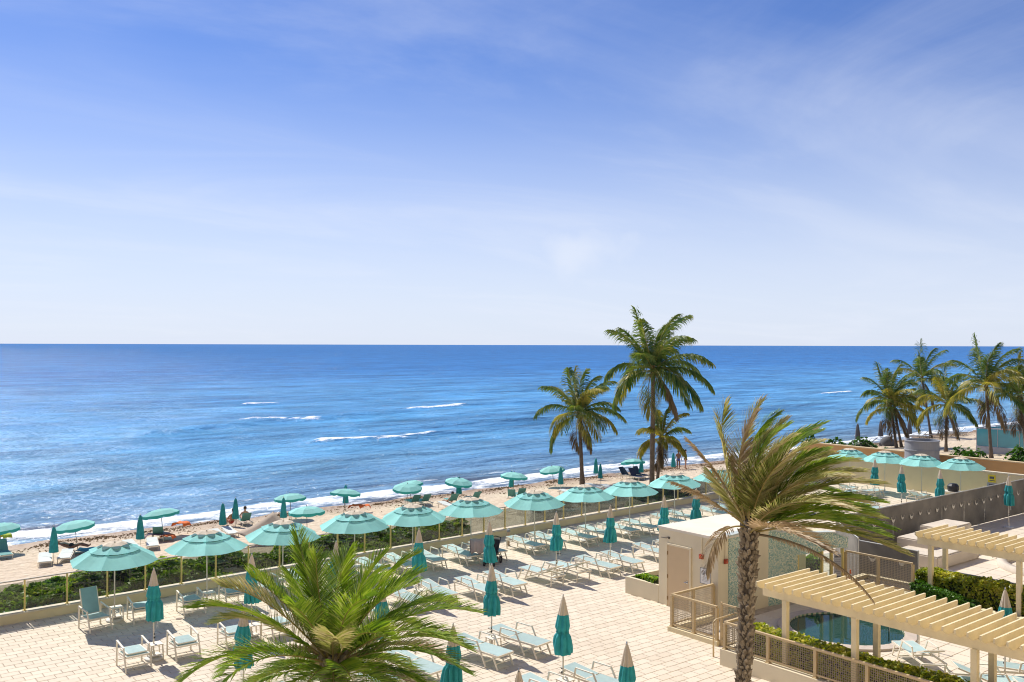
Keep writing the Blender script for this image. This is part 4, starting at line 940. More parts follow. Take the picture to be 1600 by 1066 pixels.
# far pool terrace
for i, (u, v) in enumerate([(52.84, 32.1), (53.26, 30.0), (53.49, 27.8), (53.72, 25.6)]):
    put(OPEN, uO, f'open aqua umbrella on the far terrace, {ORD[i]} from the left before the cream wall', (u, v, GZ), rnd.uniform(0, 1), None, 'open umbrellas on the far terrace')
for i, (u, v) in enumerate([(49.0, 28.2), (47.6, 25.85), (47.5, 23.7), (47.9, 20.45)]):
    put(CL[i % 3], uC[i % 3], f'closed teal umbrella with pale tip on the far terrace, {ORD[i]} from the left', (u, v, GZ), rnd.uniform(0, 6), None, 'closed umbrellas on the far terrace')
for i, (u, v) in enumerate([(50.8, 31.0), (51.0, 29.6), (49.6, 30.2), (47.8, 28.6), (46.8, 27.4), (46.4, 25.0), (51.6, 27.0), (45.4, 26.4)]):
    put(LGB if i % 3 == 0 else LG, uLB if i % 3 == 0 else uL, f'pale sun lounger on the far terrace, {ORD[i]} counting from the wall end', (u, v, GZ), R(90) + rnd.uniform(-0.3, 0.3), None, 'loungers on the far terrace')
for i in range(4):
    put(LG, uL, f'pale sun lounger by the dark windscreen at the right edge, {ORD[i]} of the row', (41.2 + 1.0 * i, 17.3 - 0.55 * i, GZ), R(20) + rnd.uniform(-0.1, 0.1), None, 'loungers on the pool terrace')

# ------------------------------------------------------------------ foliage materials
def leaf_mat(name, cols, vscale=1.2, trans=0.35, rough=0.5, zmix=None):
    m = bpy.data.materials.new(name); m.use_nodes = True; t = m.node_tree; n = t.nodes; l = t.links; b = n['Principled BSDF']; o = n['Material Output']
    g = n.new('ShaderNodeNewGeometry')
    ns = n.new('ShaderNodeTexNoise'); ns.inputs['Scale'].default_value = vscale; ns.inputs['Detail'].default_value = 3; l.new(g.outputs['Position'], ns.inputs['Vector'])
    f = mth('ADD', mth('MULTIPLY', ns.outputs['Fac'], 0.75, tree=t), mth('MULTIPLY', g.outputs['Random Per Island'], 0.30, tree=t), tree=t)
    rp = n.new('ShaderNodeValToRGB'); l.new(f, rp.inputs[0]); E = rp.color_ramp.elements
    E[0].position = 0.25; E[0].color = (*cols[0], 1); E[1].position = 0.80; E[1].color = (*cols[-1], 1)
    for i, c in enumerate(cols[1:-1]): e = E.new(0.25 + 0.55 * (i + 1) / (len(cols) - 1)); e.color = (*c, 1)
    l.new(rp.outputs[0], b.inputs['Base Color']); b.inputs['Roughness'].default_value = rough; b.inputs['Specular IOR Level'].default_value = 0.35
    tr = n.new('ShaderNodeBsdfTranslucent'); ms = n.new('ShaderNodeMixShader'); ms.inputs[0].default_value = trans
    hs_ = n.new('ShaderNodeHueSaturation'); hs_.inputs['Value'].default_value = 1.5; hs_.inputs['Saturation'].default_value = 1.1; l.new(rp.outputs[0], hs_.inputs['Color']); l.new(hs_.outputs[0], tr.inputs['Color'])
    l.new(b.outputs[0], ms.inputs[1]); l.new(tr.outputs[0], ms.inputs[2]); l.new(ms.outputs[0], o.inputs['Surface'])
    MATS[name] = m
    return m
date_green = leaf_mat('date palm leaf', [(0.055, 0.115, 0.018), (0.13, 0.22, 0.028), (0.27, 0.36, 0.045), (0.42, 0.40, 0.15)])
date_olive = leaf_mat('windblown date leaf', [(0.12, 0.16, 0.04), (0.26, 0.27, 0.07), (0.41, 0.36, 0.16), (0.55, 0.45, 0.28)])
date_dry = leaf_mat('dry date leaf', [(0.20, 0.14, 0.07), (0.38, 0.28, 0.16), (0.54, 0.42, 0.28)], trans=0.2)
rachis_m = mat('palm rachis', (0.36, 0.27, 0.08), 0.5, 0.3, 3)
coco_green = leaf_mat('coconut leaf', [(0.025, 0.07, 0.02), (0.07, 0.135, 0.028), (0.17, 0.22, 0.04), (0.36, 0.33, 0.08)], trans=0.32, rough=0.4)
coco_gold = leaf_mat('yellowing coconut leaf', [(0.09, 0.13, 0.025), (0.26, 0.25, 0.04), (0.52, 0.41, 0.09)], trans=0.32, rough=0.4)
coco_dry = leaf_mat('dry coconut leaf', [(0.08, 0.06, 0.035), (0.18, 0.13, 0.07), (0.26, 0.18, 0.09)], trans=0.15)
bark_c = mat('coconut bark', (0.17, 0.13, 0.10), 0.9, 0.35, 5, 0.6, 18)
bark_d = mat('date bark', (0.10, 0.075, 0.05), 0.95, 0.4, 9, 0.8, 30)
boot_m = mat('leaf base stub', (0.38, 0.31, 0.22), 0.9, 0.45, 9, 0.6, 40, col2=(0.15, 0.115, 0.075))
dark_core = mat('hedge light-blocking core', (0.018, 0.026, 0.010), 0.95, 0.3, 5)  # near-black core added inside the leaves to block light

def frond_mesh(rr, base, az, el, L_, pairs, leaf, grav, wind, leafw=0.034, droop=0.35, vee=0.25, ang=(58, 22), r0=0.022, bare=0.16, mats=None, sparse=0.0, curl=0.0, fold=0.0):
    """one pinnate frond: tapering midrib and two rows of narrow leaflets; wind is a world direction times strength"""
    b = MB(); n = 16; p = Vector(base); d = Vector((math.cos(az) * math.cos(el), math.sin(az) * math.cos(el), math.sin(el))); pts = [p.copy()]; w = Vector(wind)
    ds = L_ / n
    for i in range(n):
        t = (i + 0.5) / n
        d = d + (Vector((0, 0, -1)) * grav * (0.35 + 1.3 * t) + w * (0.2 + t)) / n
        d.normalize(); p = p + d * ds; pts.append(p.copy())
    b.tube(pts, [r0 * (1 - 0.85 * i / n) for i in range(n + 1)], 5, True, 1)
    wn = w.normalized() if w.length > 0 else Vector((0, 0, 0)); ws = w.length
    for j in range(pairs):
        t = bare + (1 - bare) * (j + rr.random() * 0.6) / pairs
        x = min(t, 0.999) * n; i = int(x); q = pts[i].lerp(pts[i + 1], x - i); T = (pts[i + 1] - pts[i]).normalized()
        S = T.cross(Vector((0, 0, 1)))
        if S.length < 0.05: S = T.cross(Vector((math.sin(az), -math.cos(az), 0)))
        S.normalize(); U = S.cross(T)
        tt = (t - bare) / (1 - bare); ll = leaf * (0.35 + 0.95 * math.sin(math.pi * (0.16 + 0.72 * tt)) ** 1.2) * rr.uniform(0.85, 1.1)
        a = R(ang[0] + (ang[1] - ang[0]) * tt)
        for s in (-1, 1):
            if rr.random() < sparse: continue
            aa = a + rr.uniform(-0.12, 0.12)
            D = S * s * math.sin(aa) + T * math.cos(aa) + U * (vee + rr.uniform(-0.15, 0.15))
            D = (D + wn * ws * 0.13 + Vector((0, 0, -fold))).normalized()
            W = D.cross(U);  W = W.normalized() if W.length > 1e-3 else S.copy()
            W = (W * math.cos(0.9 * s) + D.cross(W) * math.sin(0.9 * s)).normalized()
            h = leafw * rr.uniform(0.8, 1.15) / 2
            D2 = (D + Vector((0, 0, -droop * rr.uniform(0.6, 1.4))) + wn * ws * 0.08).normalized(); D3 = (D2 + Vector((0, 0, -droop * 1.3))).normalized()
            q0 = q; q1 = q + D * ll * 0.35; q2 = q1 + D2 * ll * 0.37; q3 = q2 + D3 * ll * 0.28
            b.add([q0 - W * h * 0.5, q0 + W * h * 0.5, q1 + W * h, q1 - W * h, q2 + W * h * 0.8, q2 - W * h * 0.8, q3], [(0, 1, 2, 3), (3, 2, 4, 5), (5, 4, 6)], 0)
    return b.mesh('frond', mats)
CAMR = Vector((math.cos(TH), -math.sin(TH), 0)); CAMF = Vector((math.sin(TH), math.cos(TH), 0))
WIND = (CAMR * 0.93 + CAMF * -0.1).normalized()

# ------------------------------------------------------------------ bushy date palm, bottom centre
def at_depth(x, y, d):    # world point at a photo position and a chosen distance along the view axis
    dx, dy = x - 800, y - 539; K = 0.0028; a, b = dx + K * dy, dy - K * dx
    P = CAMR * (a / 1450 * d) + CAMF * d; return Vector((P.x, P.y, CAM_H - b / 1450 * d))
def leaf_base_mesh(sx=0.055, h=0.16, out_=0.06):
    b = MB(); b.add([(-sx, 0.0, 0), (sx, 0.0, 0), (sx * 0.75, out_ * 0.9, h * 0.62), (-sx * 0.75, out_ * 0.9, h * 0.62), (0.0, out_ * 1.25, h), (-sx * 0.8, -0.03, h * 0.7), (sx * 0.8, -0.03, h * 0.7), (0, 0.045, -h * 0.12)],
          [(0, 7, 2, 3), (7, 1, 2), (3, 2, 4), (2, 1, 6), (0, 3, 5), (2, 6, 4), (3, 4, 5), (5, 4, 6)])
    return b.mesh('leaf_base', boot_m)
def boots(trunk, z0, z1, r_of, center_of, step=0.105, per=9, scale=1.0, tilt=0.0, rr=None):
    me = leaf_base_mesh(); k = 0; z = z0; row = 0
    while z < z1 and k < 298:
        for q in range(per):
            a = 2 * math.pi * (q + 0.5 * (row % 2)) / per + rr.uniform(-0.1, 0.1); c = center_of(z); r = r_of(z) - 0.012
            s = scale * rr.uniform(0.8, 1.2)
            inst('leaf_base', me, trunk, (c[0] + r * math.cos(a), c[1] + r * math.sin(a), z + rr.uniform(-0.02, 0.02)), (rr.uniform(-0.15, 0.15) + tilt, rr.uniform(-0.2, 0.2), a - math.pi / 2), (s, s * rr.uniform(0.6, 1.9), s * rr.uniform(0.8, 1.35)))
            k += 1
        z += step; row += 1
rA = random.Random(41)
cA = at_depth(522, 1034, 18.3)
pa = thing('date_palm', 'bushy bright green date palm spreading at the bottom centre', 'palm tree', (cA.x, cA.y, 0))
b = MB(); b.tube([(0, 0, 0), (0.02, 0, 1.4), (0, 0, cA.z - 0.25), (0, 0, cA.z + 0.12)], [0.26, 0.21, 0.24, 0.12], 14); tA = b.build('trunk', bark_d, pa, smooth=True)
boots(tA, max(0.6, cA.z - 1.5), cA.z + 0.05, lambda z: 0.23, lambda z: (0, 0), 0.11, 10, 1.05, 0.05, rA)
nA = 56
for k in range(nA):
    q = k / nA; az = k * 2.39996 + rA.uniform(-0.2, 0.2)
    el = R(80 - 92 * q ** 0.85 + rA.uniform(-7, 7)); el = max(el, R(-18))
    L_ = rA.uniform(2.5, 3.25) * (0.78 + 0.3 * math.sin(math.pi * min(1, q + 0.25)))
    m0 = date_green if (rA.random() > 0.10 * (1 + 2 * (q > 0.8)) or q < 0.3) else date_olive
    if q > 0.6 and rA.random() < 0.28 and Vector((math.cos(az), math.sin(az), 0)).dot(CAMF) > -0.4: m0 = date_dry
    me = frond_mesh(rA, (0.06 * math.cos(az), 0.06 * math.sin(az), cA.z - 0.12 * q), az, el, L_ * (0.76 + 0.26 * min(1, q * 1.8)), 84, 0.48, 0.72 + 0.75 * q, WIND * 0.42, 0.024, 0.12, 0.38, mats=[m0, rachis_m])
    inst('frond', me, pa)
# ------------------------------------------------------------------ windblown date palm, right of centre
rB = random.Random(97)
cB = at_depth(1171, 826, 19.0); bB = at_depth(1165, 1066, 19.0)
pb = thing('date_palm', 'tall windblown date palm with stubbly trunk in front of the kiosk', 'palm tree', (cB.x - 0.06, cB.y + 0.03, 0))
b = MB(); b.tube([(-0.12, 0.05, 0), (-0.08, 0.03, 1.8), (-0.02, 0.0, 3.6), (0.05, -0.03, cB.z - 0.1), (0.06, -0.03, cB.z + 0.25)], [0.16, 0.118, 0.122, 0.16, 0.10], 14); tB = b.build('trunk', bark_d, pb, smooth=True)
def cenB(z):
    t = z / cB.z; return (-0.12 + 0.18 * t, 0.05 - 0.08 * t)
boots(tB, 1.95, cB.z + 0.02, lambda z: 0.118 + 0.042 * max(0, (z - 3.4) / 1.8), cenB, 0.112, 9, 0.82, 0.0, rB)
top = Vector((0.06, -0.03, cB.z))
specs = []
for k in range(60):
    q = k / 60; az = k * 2.39996
    specs.append((az, R(84 - 66 * q), rB.uniform(2.6, 3.3) * (0.88 + 0.18 * q), q))
for (az, el, L_, q) in specs:
    d = Vector((math.cos(az), math.sin(az), 0)); dot = d.dot(WIND)
    windk = 1.15 + rB.uniform(-0.25, 0.35)
    if dot < -0.1 and q > 0.28 and rB.random() < 0.88: continue
    if q > 0.72 and dot < 0.35 and rB.random() < 0.7: continue
    if dot < -0.35 and q > 0.45: windk *= 0.35; L_ *= 0.72
    elif q > 0.5: windk *= 1.3
    m0 = date_olive if rB.random() > 0.48 else (date_green if rB.random() > 0.18 else date_dry)
    if dot < 0.1 and q > 0.55 and rB.random() < 0.65: m0 = date_dry
    me = frond_mesh(rB, top + Vector((0.05 * math.cos(az), 0.05 * math.sin(az), -0.1 * q)), az, el, L_ * 0.91, 92, 0.43, 0.55 + 0.38 * q, WIND * windk, 0.025, 0.12, 0.28, mats=[m0, rachis_m], sparse=0.02)
    inst('frond', me, pb)
# single dry fronds that hang clear of the crown
for (x, y, el, L_, gr, sp, wk) in ((-0.93, 0.15, R(62), 2.15, 0.2, 0.25, -0.55), (-0.95, -0.2, R(38), 1.9, 0.35, 0.2, -0.25), (-0.8, -0.5, R(22), 1.7, 2.6, 0.1, 0.0)):
    d = (CAMR * x + CAMF * y).normalized(); az = math.atan2(d.y, d.x)
    me = frond_mesh(rB, top, az, el, L_, 70, 0.30, gr, WIND * (0.25 + wk), 0.03, 0.4, 0.1, mats=[date_dry, rachis_m], sparse=sp, bare=0.3)
    inst('frond', me, pb)
d = (CAMR * 0.85 - CAMF * 0.35).normalized(); me = frond_mesh(rB, top + Vector((0, 0, -0.1)), math.atan2(d.y, d.x), R(-2), 2.75, 80, 0.12, 1.1, WIND * 0.05, 0.02, 0.9, -0.1, ang=(14, 8), mats=[date_dry, mat('dry midrib', (0.20, 0.15, 0.09), 0.8, 0.3, 8)], r0=0.03, fold=0.6)
inst('frond', me, pb)

# ------------------------------------------------------------------ coconut palms
def coconut(label, base, top_, nf, L_, wind, seed, r=0.14, gold=0.2, dry=2, bend=0.3, upb=0, group=None, pairs=62):
    rr = random.Random(seed); o = thing('coconut_palm', label, 'palm tree', base, 0, group)
    T_ = Vector(top_) - Vector(base); pts = []; rad = []
    for i in range(11):
        t = i / 10; p = Vector((T_.x * (t + bend * t * (1 - t) * -0.6), T_.y * t, T_.z * t)); pts.append(p); rad.append(r * (1.5 - 0.5 * min(1, t * 6)) if t < 0.17 else r * (1 - 0.28 * t))
    b = MB(); b.tube(pts, rad, 12)
    for i in range(1, int(T_.z / 0.22)):
        t = i * 0.22 / T_.z; x = t * 10; k = min(9, int(x)); p = pts[k].lerp(pts[k + 1], x - k); rr_ = rad[k] + (rad[k + 1] - rad[k]) * (x - k)
        b.lathe([(rr_ * 0.99, -0.02), (rr_ * 1.06, 0.0), (rr_ * 0.99, 0.03)], 12, (p.x, p.y, p.z), close=False)
    b.build('trunk', bark_c, o, smooth=True)
    cs = MB(); cs.lathe([(0.10, -0.35), (0.20, -0.1), (0.16, 0.15), (0.04, 0.45)], 9, T_); cs.build('crown_shaft', mat('fibre', (0.16, 0.12, 0.05), 0.9, 0.3, 9), o)
    nm = MB()
    for k in range(6):
        a = k * 1.05 + rr.random(); c = T_ + Vector((0.22 * math.cos(a), 0.22 * math.sin(a), -0.22 - 0.1 * rr.random()))
        ob = MB(); ob.lathe([(0.0, -0.13), (0.08, -0.09), (0.105, 0.0), (0.075, 0.09), (0.0, 0.12)], 8, c, close=False); ob.build('coconut', mat('coconut husk', (0.15, 0.14, 0.03), 0.6, 0.3, 6), o, smooth=True)
    for k in range(nf):
        q = k / nf; az = k * 2.39996 + rr.uniform(-0.25, 0.25); el = R(82 - 100 * q + rr.uniform(-8, 8))
        m0 = coco_green if rr.random() > gold * (0.4 + 1.1 * q) else coco_gold
        if k >= nf - dry: m0 = coco_dry; el = R(-55 + rr.uniform(-10, 10))
        me = frond_mesh(rr, T_ + Vector((0, 0, 0.1 - 0.15 * q)), az, el, L_ * rr.uniform(0.85, 1.1) * (0.85 if k >= nf - dry else 1), pairs, L_ * 0.26, 1.0 + 1.0 * q, Vector(wind) * rr.uniform(0.7, 1.3), 0.070, 0.80, -0.02, (62, 28), 0.035, 0.12, [m0, rachis_m], 0.03)
        inst('frond', me, o)
    return o
def on_sand(x, y):
    z = -1.5
    for _ in range(25): u, v = g2(x, y, z); z = sand_z(u, v)
    return u, v, z
u, v, z = on_sand(1018, 800); dd = math.sin(TH) * u + math.cos(TH) * v
t1 = at_depth(1021, 579, dd)
coconut('tallest coconut palm on the beach, its crown reaching above the horizon', (u, v, z - 0.1), t1, 27, 3.8, WIND * 0.6, 5, 0.17, 0.12, 1, bend=0.2)
u2, v2, z2 = on_sand(910, 757); dd2 = math.sin(TH) * u2 + math.cos(TH) * v2; t2 = at_depth(905, 647, dd2)
coconut('shorter coconut palm on the beach left of the tallest one', (u2, v2, z2 - 0.1), t2, 25, 3.9, WIND * 0.6, 15, 0.17, 0.3, 2, bend=0.3)
t3 = at_depth(1034, 686, dd + 1.5); u3, v3, z3 = on_sand(1027, 797)
coconut('small young coconut palm behind the tallest palm trunk', (u3 + 0.6, v3 + 0.8, z3 - 0.1), t3, 13, 2.2, WIND * 0.3, 25, 0.12, 0.6, 2, bend=0.1)
for i, (xb, yb, xt, yt, L_, seed, lab) in enumerate([(1401, 700, 1390, 625, 4.6, 33, 'leftmost of the far right palm clump, slim trunk'), (1409, 699, 1397, 640, 4.2, 35, 'second trunk of the close pair left of the grey tank'),
        (1455, 684, 1441, 592, 5.0, 37, 'tall one rising behind the grey tank'), (1478, 706, 1479, 632, 4.3, 39, 'just right of the grey tank'), (1549, 716, 1541, 604, 5.2, 43, 'tallest of the far right clump before the glass pool house'),
        (1604, 712, 1594, 618, 4.8, 45, 'cut by the right picture edge')]):
    z = -1.5
    uu, vv, zz = on_sand(xb, yb) ; d_ = math.sin(TH) * uu + math.cos(TH) * vv; tt = at_depth(xt, yt, d_)
    coconut('coconut palm, ' + lab, (uu, vv, zz - 0.1), tt, 19, L_ * 0.88, WIND * 0.45, seed, 0.15, 0.35, 2, bend=0.25, group='coconut palms on the far beach', pairs=56)

# ------------------------------------------------------------------ hedges and shrubs
sg_leaf = leaf_mat('sea grape leaf', [(0.05, 0.12, 0.015), (0.13, 0.25, 0.025), (0.26, 0.38, 0.04), (0.44, 0.45, 0.08)], 0.9, 0.45, 0.4)
hd_leaf = leaf_mat('clipped hedge leaf', [(0.06, 0.10, 0.012), (0.20, 0.25, 0.025), (0.42, 0.42, 0.05), (0.62, 0.54, 0.14)], 2.0, 0.45, 0.35)
fg_leaf = leaf_mat('bright shrub leaf', [(0.02, 0.07, 0.008), (0.06, 0.15, 0.015), (0.12, 0.24, 0.03)], 2.0, 0.3, 0.4)
twig_m = mat('grey twigs', (0.20, 0.17, 0.13), 0.9)
def leaf_cloud(rr, n, samp, size, up=0.5):
    b = MB()
    for _ in range(n):
        p, nr = samp(rr)
        d = Vector((rr.gauss(0, 1), rr.gauss(0, 1), rr.gauss(0, 1))) * 0.75 + nr + Vector((0, 0, up)); d.normalize()
        x = d.orthogonal().normalized(); x = Matrix.Rotation(rr.uniform(0, 6.28), 3, d) @ x; y = d.cross(x); s = size * rr.uniform(0.6, 1.25)
        b.add([p - x * s * 0.5, p - x * s * 0.1 - y * s * 0.40 + d * s * 0.1, p + x * s * 0.5, p - x * s * 0.1 + y * s * 0.40 + d * s * 0.1], [(0, 1, 2), (0, 2, 3)])
    return b
def hedge(label, name, path, width, ztop, zbot, n, size, leafm, seed, lump=0.3, cat='hedge', group=None, lumpf=0.9):
    """mass of leaves over a lumpy core that follows a path of (x, y)"""
    rr = random.Random(seed); o = thing(name, label, cat, (path[0][0], path[0][1], 0), 0, group); ox, oy = path[0]
    segs = []; tot = 0
    for a, c in zip(path[:-1], path[1:]): l_ = math.hypot(c[0] - a[0], c[1] - a[1]); segs.append((a, c, l_)); tot += l_
    def along(s):
        for i_, (a, c, l_) in enumerate(segs):
            if s <= l_ or i_ == len(segs) - 1: t = min(1, s / l_); return a[0] + (c[0] - a[0]) * t, a[1] + (c[1] - a[1]) * t, (c[0] - a[0]) / l_, (c[1] - a[1]) / l_
            s -= l_
    ft = ztop if callable(ztop) else (lambda s: ztop); fw = width if callable(width) else (lambda s: width); fb = zbot if callable(zbot) else (lambda s: zbot)
    def height(s, w, x, y): return (ft(s) - fb(s)) * (1 - lump * 0.5 + lump * fbm(x, y, lumpf, 3, seed))
    def samp(r_):
        s = r_.uniform(0, tot); x, y, dx, dy = along(s); W = fw(s)
        k = r_.random()
        if k < 0.62:
            w = r_.uniform(-1, 1); px_, py_ = x - dy * w * W / 2, y + dx * w * W / 2
            z = fb(s) + height(s, w, px_, py_) * (1 - 0.12 * abs(w) ** 3) - abs(r_.gauss(0, 0.07)); nr = Vector((0, 0, 1))
        else:
            sd_ = -1 if r_.random() < 0.6 else 1; w = sd_ * (1 + 0.12 * fbm(x * 1.7, y * 1.7, lumpf * 1.3, 2, seed + 5)) - sd_ * abs(r_.gauss(0, 0.05))
            px_, py_ = x - dy * w * W / 2, y + dx * w * W / 2; z = fb(s) + height(s, w, px_, py_) * r_.uniform(0.02, 0.95); nr = Vector((-dy * sd_, dx * sd_, 0.3))
        return Vector((px_ - ox, py_ - oy, z)), nr
    leaf_cloud(rr, n, samp, size).build('foliage', leafm, o)
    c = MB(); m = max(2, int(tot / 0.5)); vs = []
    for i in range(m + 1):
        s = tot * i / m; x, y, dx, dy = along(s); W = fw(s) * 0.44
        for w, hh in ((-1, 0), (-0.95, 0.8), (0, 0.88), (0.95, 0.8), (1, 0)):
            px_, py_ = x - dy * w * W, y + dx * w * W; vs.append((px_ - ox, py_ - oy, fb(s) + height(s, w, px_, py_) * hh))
    c.add(vs, [(i * 5 + j, i * 5 + j + 1, i * 5 + j + 6, i * 5 + j + 5) for i in range(m) for j in range(4)] + [(0, 1, 2, 3, 4), tuple(range(m * 5 + 4, m * 5 - 1, -1))]); c.build('shade_core', dark_core, o)  # dark inner core, added to stop light passing through the foliage
    return o
# sea-grape bank between the parapet and the sand
hedge('wide dark green sea grape bank between the glass railing and the sand', 'sea_grape_hedge', [(-6, 35.1), (2, 35.5), (8, 35.75), (15, 36.3), (21, 36.2), (24.2, 35.9), (25.6, 35.7)],
      lambda s: 3.2 if s < 29 else 3.2 - 0.55 * (s - 29), lambda s: 0.72 + 0.25 * math.sin(s * 0.45 + 1.0), lambda s: -1.0, 34000, 0.19, sg_leaf, 3, 0.42, lumpf=0.55)
hedge('small dark shrub behind the parapet at the tenth open umbrella', 'beach_shrub', [(39.0, 36.8), (43.5, 37.2)], 2.4, 0.55, -1.05, 4500, 0.2, sg_leaf, 8, 0.5, 'shrub')
hedge('near clipped yellow green hedge behind the knee wall fence', 'clipped_hedge', [(21.62, 16.2), (21.62, 5.5)], 0.78, 1.22, 0.38, 15000, 0.105, hd_leaf, 5, 0.10, lumpf=2.0)
hedge('far clipped yellow green hedge under the second pergola', 'clipped_hedge', [(31.05, 16.1), (31.05, 7.5)], 1.0, 1.42, 0.48, 13000, 0.11, hd_leaf, 6, 0.12, lumpf=2.0)
hedge('bright green spreading shrub at the left end of the far hedge', 'spreading_shrub', [(30.3, 16.0), (30.42, 13.9)], 0.62, lambda s: 1.15 - 0.2 * s, 0.6, 3000, 0.10, fg_leaf, 7, 0.3, 'shrub')
hedge('dark small shrub in the planter at the end of the kiosk', 'planter_shrub', [(24.55, 22.3), (24.8, 23.4)], 0.5, 0.85, 0.42, 900, 0.12, sg_leaf, 9, 0.5, 'shrub')
hedge('leafy grey green shrub seen through the glazed gate', 'beach_shrub', [(30.6, 19.9), (29.4, 20.8)], 1.0, 1.5, 0.0, 2500, 0.12, sg_leaf, 10, 0.5, 'shrub')

# ------------------------------------------------------------------ dark windscreen fences
screen_m = mat('black windscreen cloth', (0.24, 0.22, 0.19), 0.9, 0.35, 0.9, 0.2, 60, col2=(0.13, 0.12, 0.105))
galv = mat('galvanised tube', (0.55, 0.54, 0.50), 0.45, 0.1, 4)
flap_m = mat('pale vent flap', (0.68, 0.64, 0.56), 0.8)
def windscreen(label, A, B_, h, post_sp, seed, flaps=True):
    rr = random.Random(seed); o = thing('windscreen_fence', label, 'fence', (A[0], A[1], 0)); a = Vector((0, 0, 0)); c = Vector((B_[0] - A[0], B_[1] - A[1], 0)); ln = c.length; d = c.normalized(); nrm = Vector((d.y, -d.x, 0))
    n = max(1, round(ln / post_sp))
    for i in range(n + 1): MB().lathe([(0.03, 0), (0.03, h + 0.02), (0, h + 0.04)], 8, close=False).build('post', galv, o, a + c * i / n)
    MB().tube([Vector((0, 0, h)), c + Vector((0, 0, h))], 0.022, 8).build('top_rail', galv, o)
    for i in range(n):
        p0, p1 = c * i / n, c * (i + 1) / n; b = MB(); K_ = 12; vs = []
        for j in range(K_ + 1):
            for z in (0.05, h * 0.5, h - 0.01):
                p = p0.lerp(p1, j / K_) + nrm * (0.045 + 0.02 * fbm(j * 0.5 + i * 9, z, 1.0, 2, seed)); vs.append((p.x, p.y, z))
        b.add(vs, [(j * 3 + q, j * 3 + 3 + q, j * 3 + 4 + q, j * 3 + 1 + q) for j in range(K_) for q in range(2)]); b.build('screen_panel', screen_m, o, smooth=True)
    if flaps:
        k = int(ln / 0.78)
        for i in range(k):
            s = (i + 0.5) * ln / k; p = d * s + nrm * 0.085; zc_ = h * 0.72 + rr.uniform(-0.04, 0.04); b = MB(); R0 = 0.15 * rr.uniform(0.75, 1.2); wv = rr.uniform(0.06, 0.11); pts = []
            for q in range(9):
                t = math.pi * (1.0 + q / 8); pts.append(p + d * R0 * math.cos(t) + Vector((0, 0, zc_ + R0 * 1.5 * math.sin(t))))
            vs = [];
            for q, x in enumerate(pts): e = Vector((0, 0, wv * (0.3 + math.sin(math.pi * q / 8)))); vs += [x + nrm * 0.02, x + e + nrm * 0.035]
            b.add(vs, [(2 * q, 2 * q + 2, 2 * q + 3, 2 * q + 1) for q in range(8)]); b.build('vent_flap', flap_m, o)
    return o
windscreen('long black windscreen fence with pale vent flaps across the pool terrace', (34.8, 21.75), (57.0, 21.75), 1.85, 2.15, 4)
windscreen('short black windscreen behind the rear wire fence', (32.3, 19.2), (32.3, 16.9), 1.62, 2.3, 6)
windscreen('black windscreen return at the corner left of the terrace steps', (34.75, 21.7), (32.35, 19.3), 1.7, 1.7, 7, False)
# pale slabs stacked in front of the windscreen
slab_m = mat('pale stone slab', (0.62, 0.54, 0.44), 0.85, 0.15, 2, 0.2, 40)
for i, (u, v, sx, sy, z0, h, rz, lab) in enumerate([(38.2, 19.2, 3.6, 1.9, 0.02, 0.55, 0.0, 'low wide block, nearest of the covered slabs by the windscreen'), (39.2, 19.9, 3.2, 1.5, 0.02, 0.85, 0.0, 'taller block behind the low one by the windscreen'), (41.0, 20.2, 2.4, 1.2, 0.02, 1.05, 0.0, 'rearmost tallest pale block by the windscreen')]):
    bm = bmesh.new(); bmesh.ops.create_cube(bm, size=1); bmesh.ops.scale(bm, vec=(sx, sy, h), verts=bm.verts); bmesh.ops.bevel(bm, geom=bm.edges[:], offset=0.05, segments=2, affect='EDGES')
    me = bpy.data.meshes.new('covered_slab'); bm.to_mesh(me); bm.free(); me.materials.append(slab_m)
    tag(inst('covered_slab', me, None, (u, v, z0 + h / 2), (0, 0, rz)), 'pale stone ' + lab, 'slab', 'pale slabs by the windscreen')
# curved pool edge at right
b = MB(); n = 30; vs = []
for i in range(n + 1):
    a = math.pi * (0.35 + 0.75 * i / n)
    for r, z in ((1.9, 0.0), (1.9, 0.22), (2.25, 0.22), (2.25, 0.0)): vs.append((r * math.cos(a), r * math.sin(a), z))
b.add(vs, [(i * 4 + q, i * 4 + q + 1, i * 4 + q + 5, i * 4 + q + 4) for i in range(n) for q in range(3)])
ge = g2(1600, 890, 0)
tag(b.build('pool_kerb', slab_m, None, (ge[0] + 0.9, ge[1] - 1.0, 0.02), 0, True), 'curved stone pool kerb cut by the right picture edge', 'kerb')
# far wall behind the terrace
fw_ = thing('terrace_wall', 'long cream wall behind the far terrace umbrellas', 'wall', (55.6, 36.5, 0))
b = MB(); b.span((0, -22, 0), (0.25, 0, 1.62)); b.build('wall', stucco, fw_); b = MB(); b.span((-0.04, -22, 1.622), (0.29, 0.02, 1.70)); b.build('coping', coping, fw_)
ow = thing('boundary_wall', 'orange tan boundary wall rising behind the cream terrace wall', 'wall', (65.6, 44.0, 0))
orange = mat('orange tan stucco', (0.60, 0.36, 0.15), 0.85, 0.12, 0.6, 0.2, 40)
b = MB(); b.span((0, -30, -1.3), (0.3, 0, 1.14)); b.build('wall', orange, ow); b = MB(); b.span((-0.05, -30, 1.142), (0.35, 0.02, 1.22)); b.build('coping', mat('tan coping', (0.62, 0.48, 0.28), 0.8), ow)
gm = MB(); gm.span((57.9, -5, -1.24), (140, 33.4, -1.0)); struct(gm.build('far_ground', mat('pale far ground', (0.52, 0.43, 0.33), 0.95, 0.2, 0.5)))
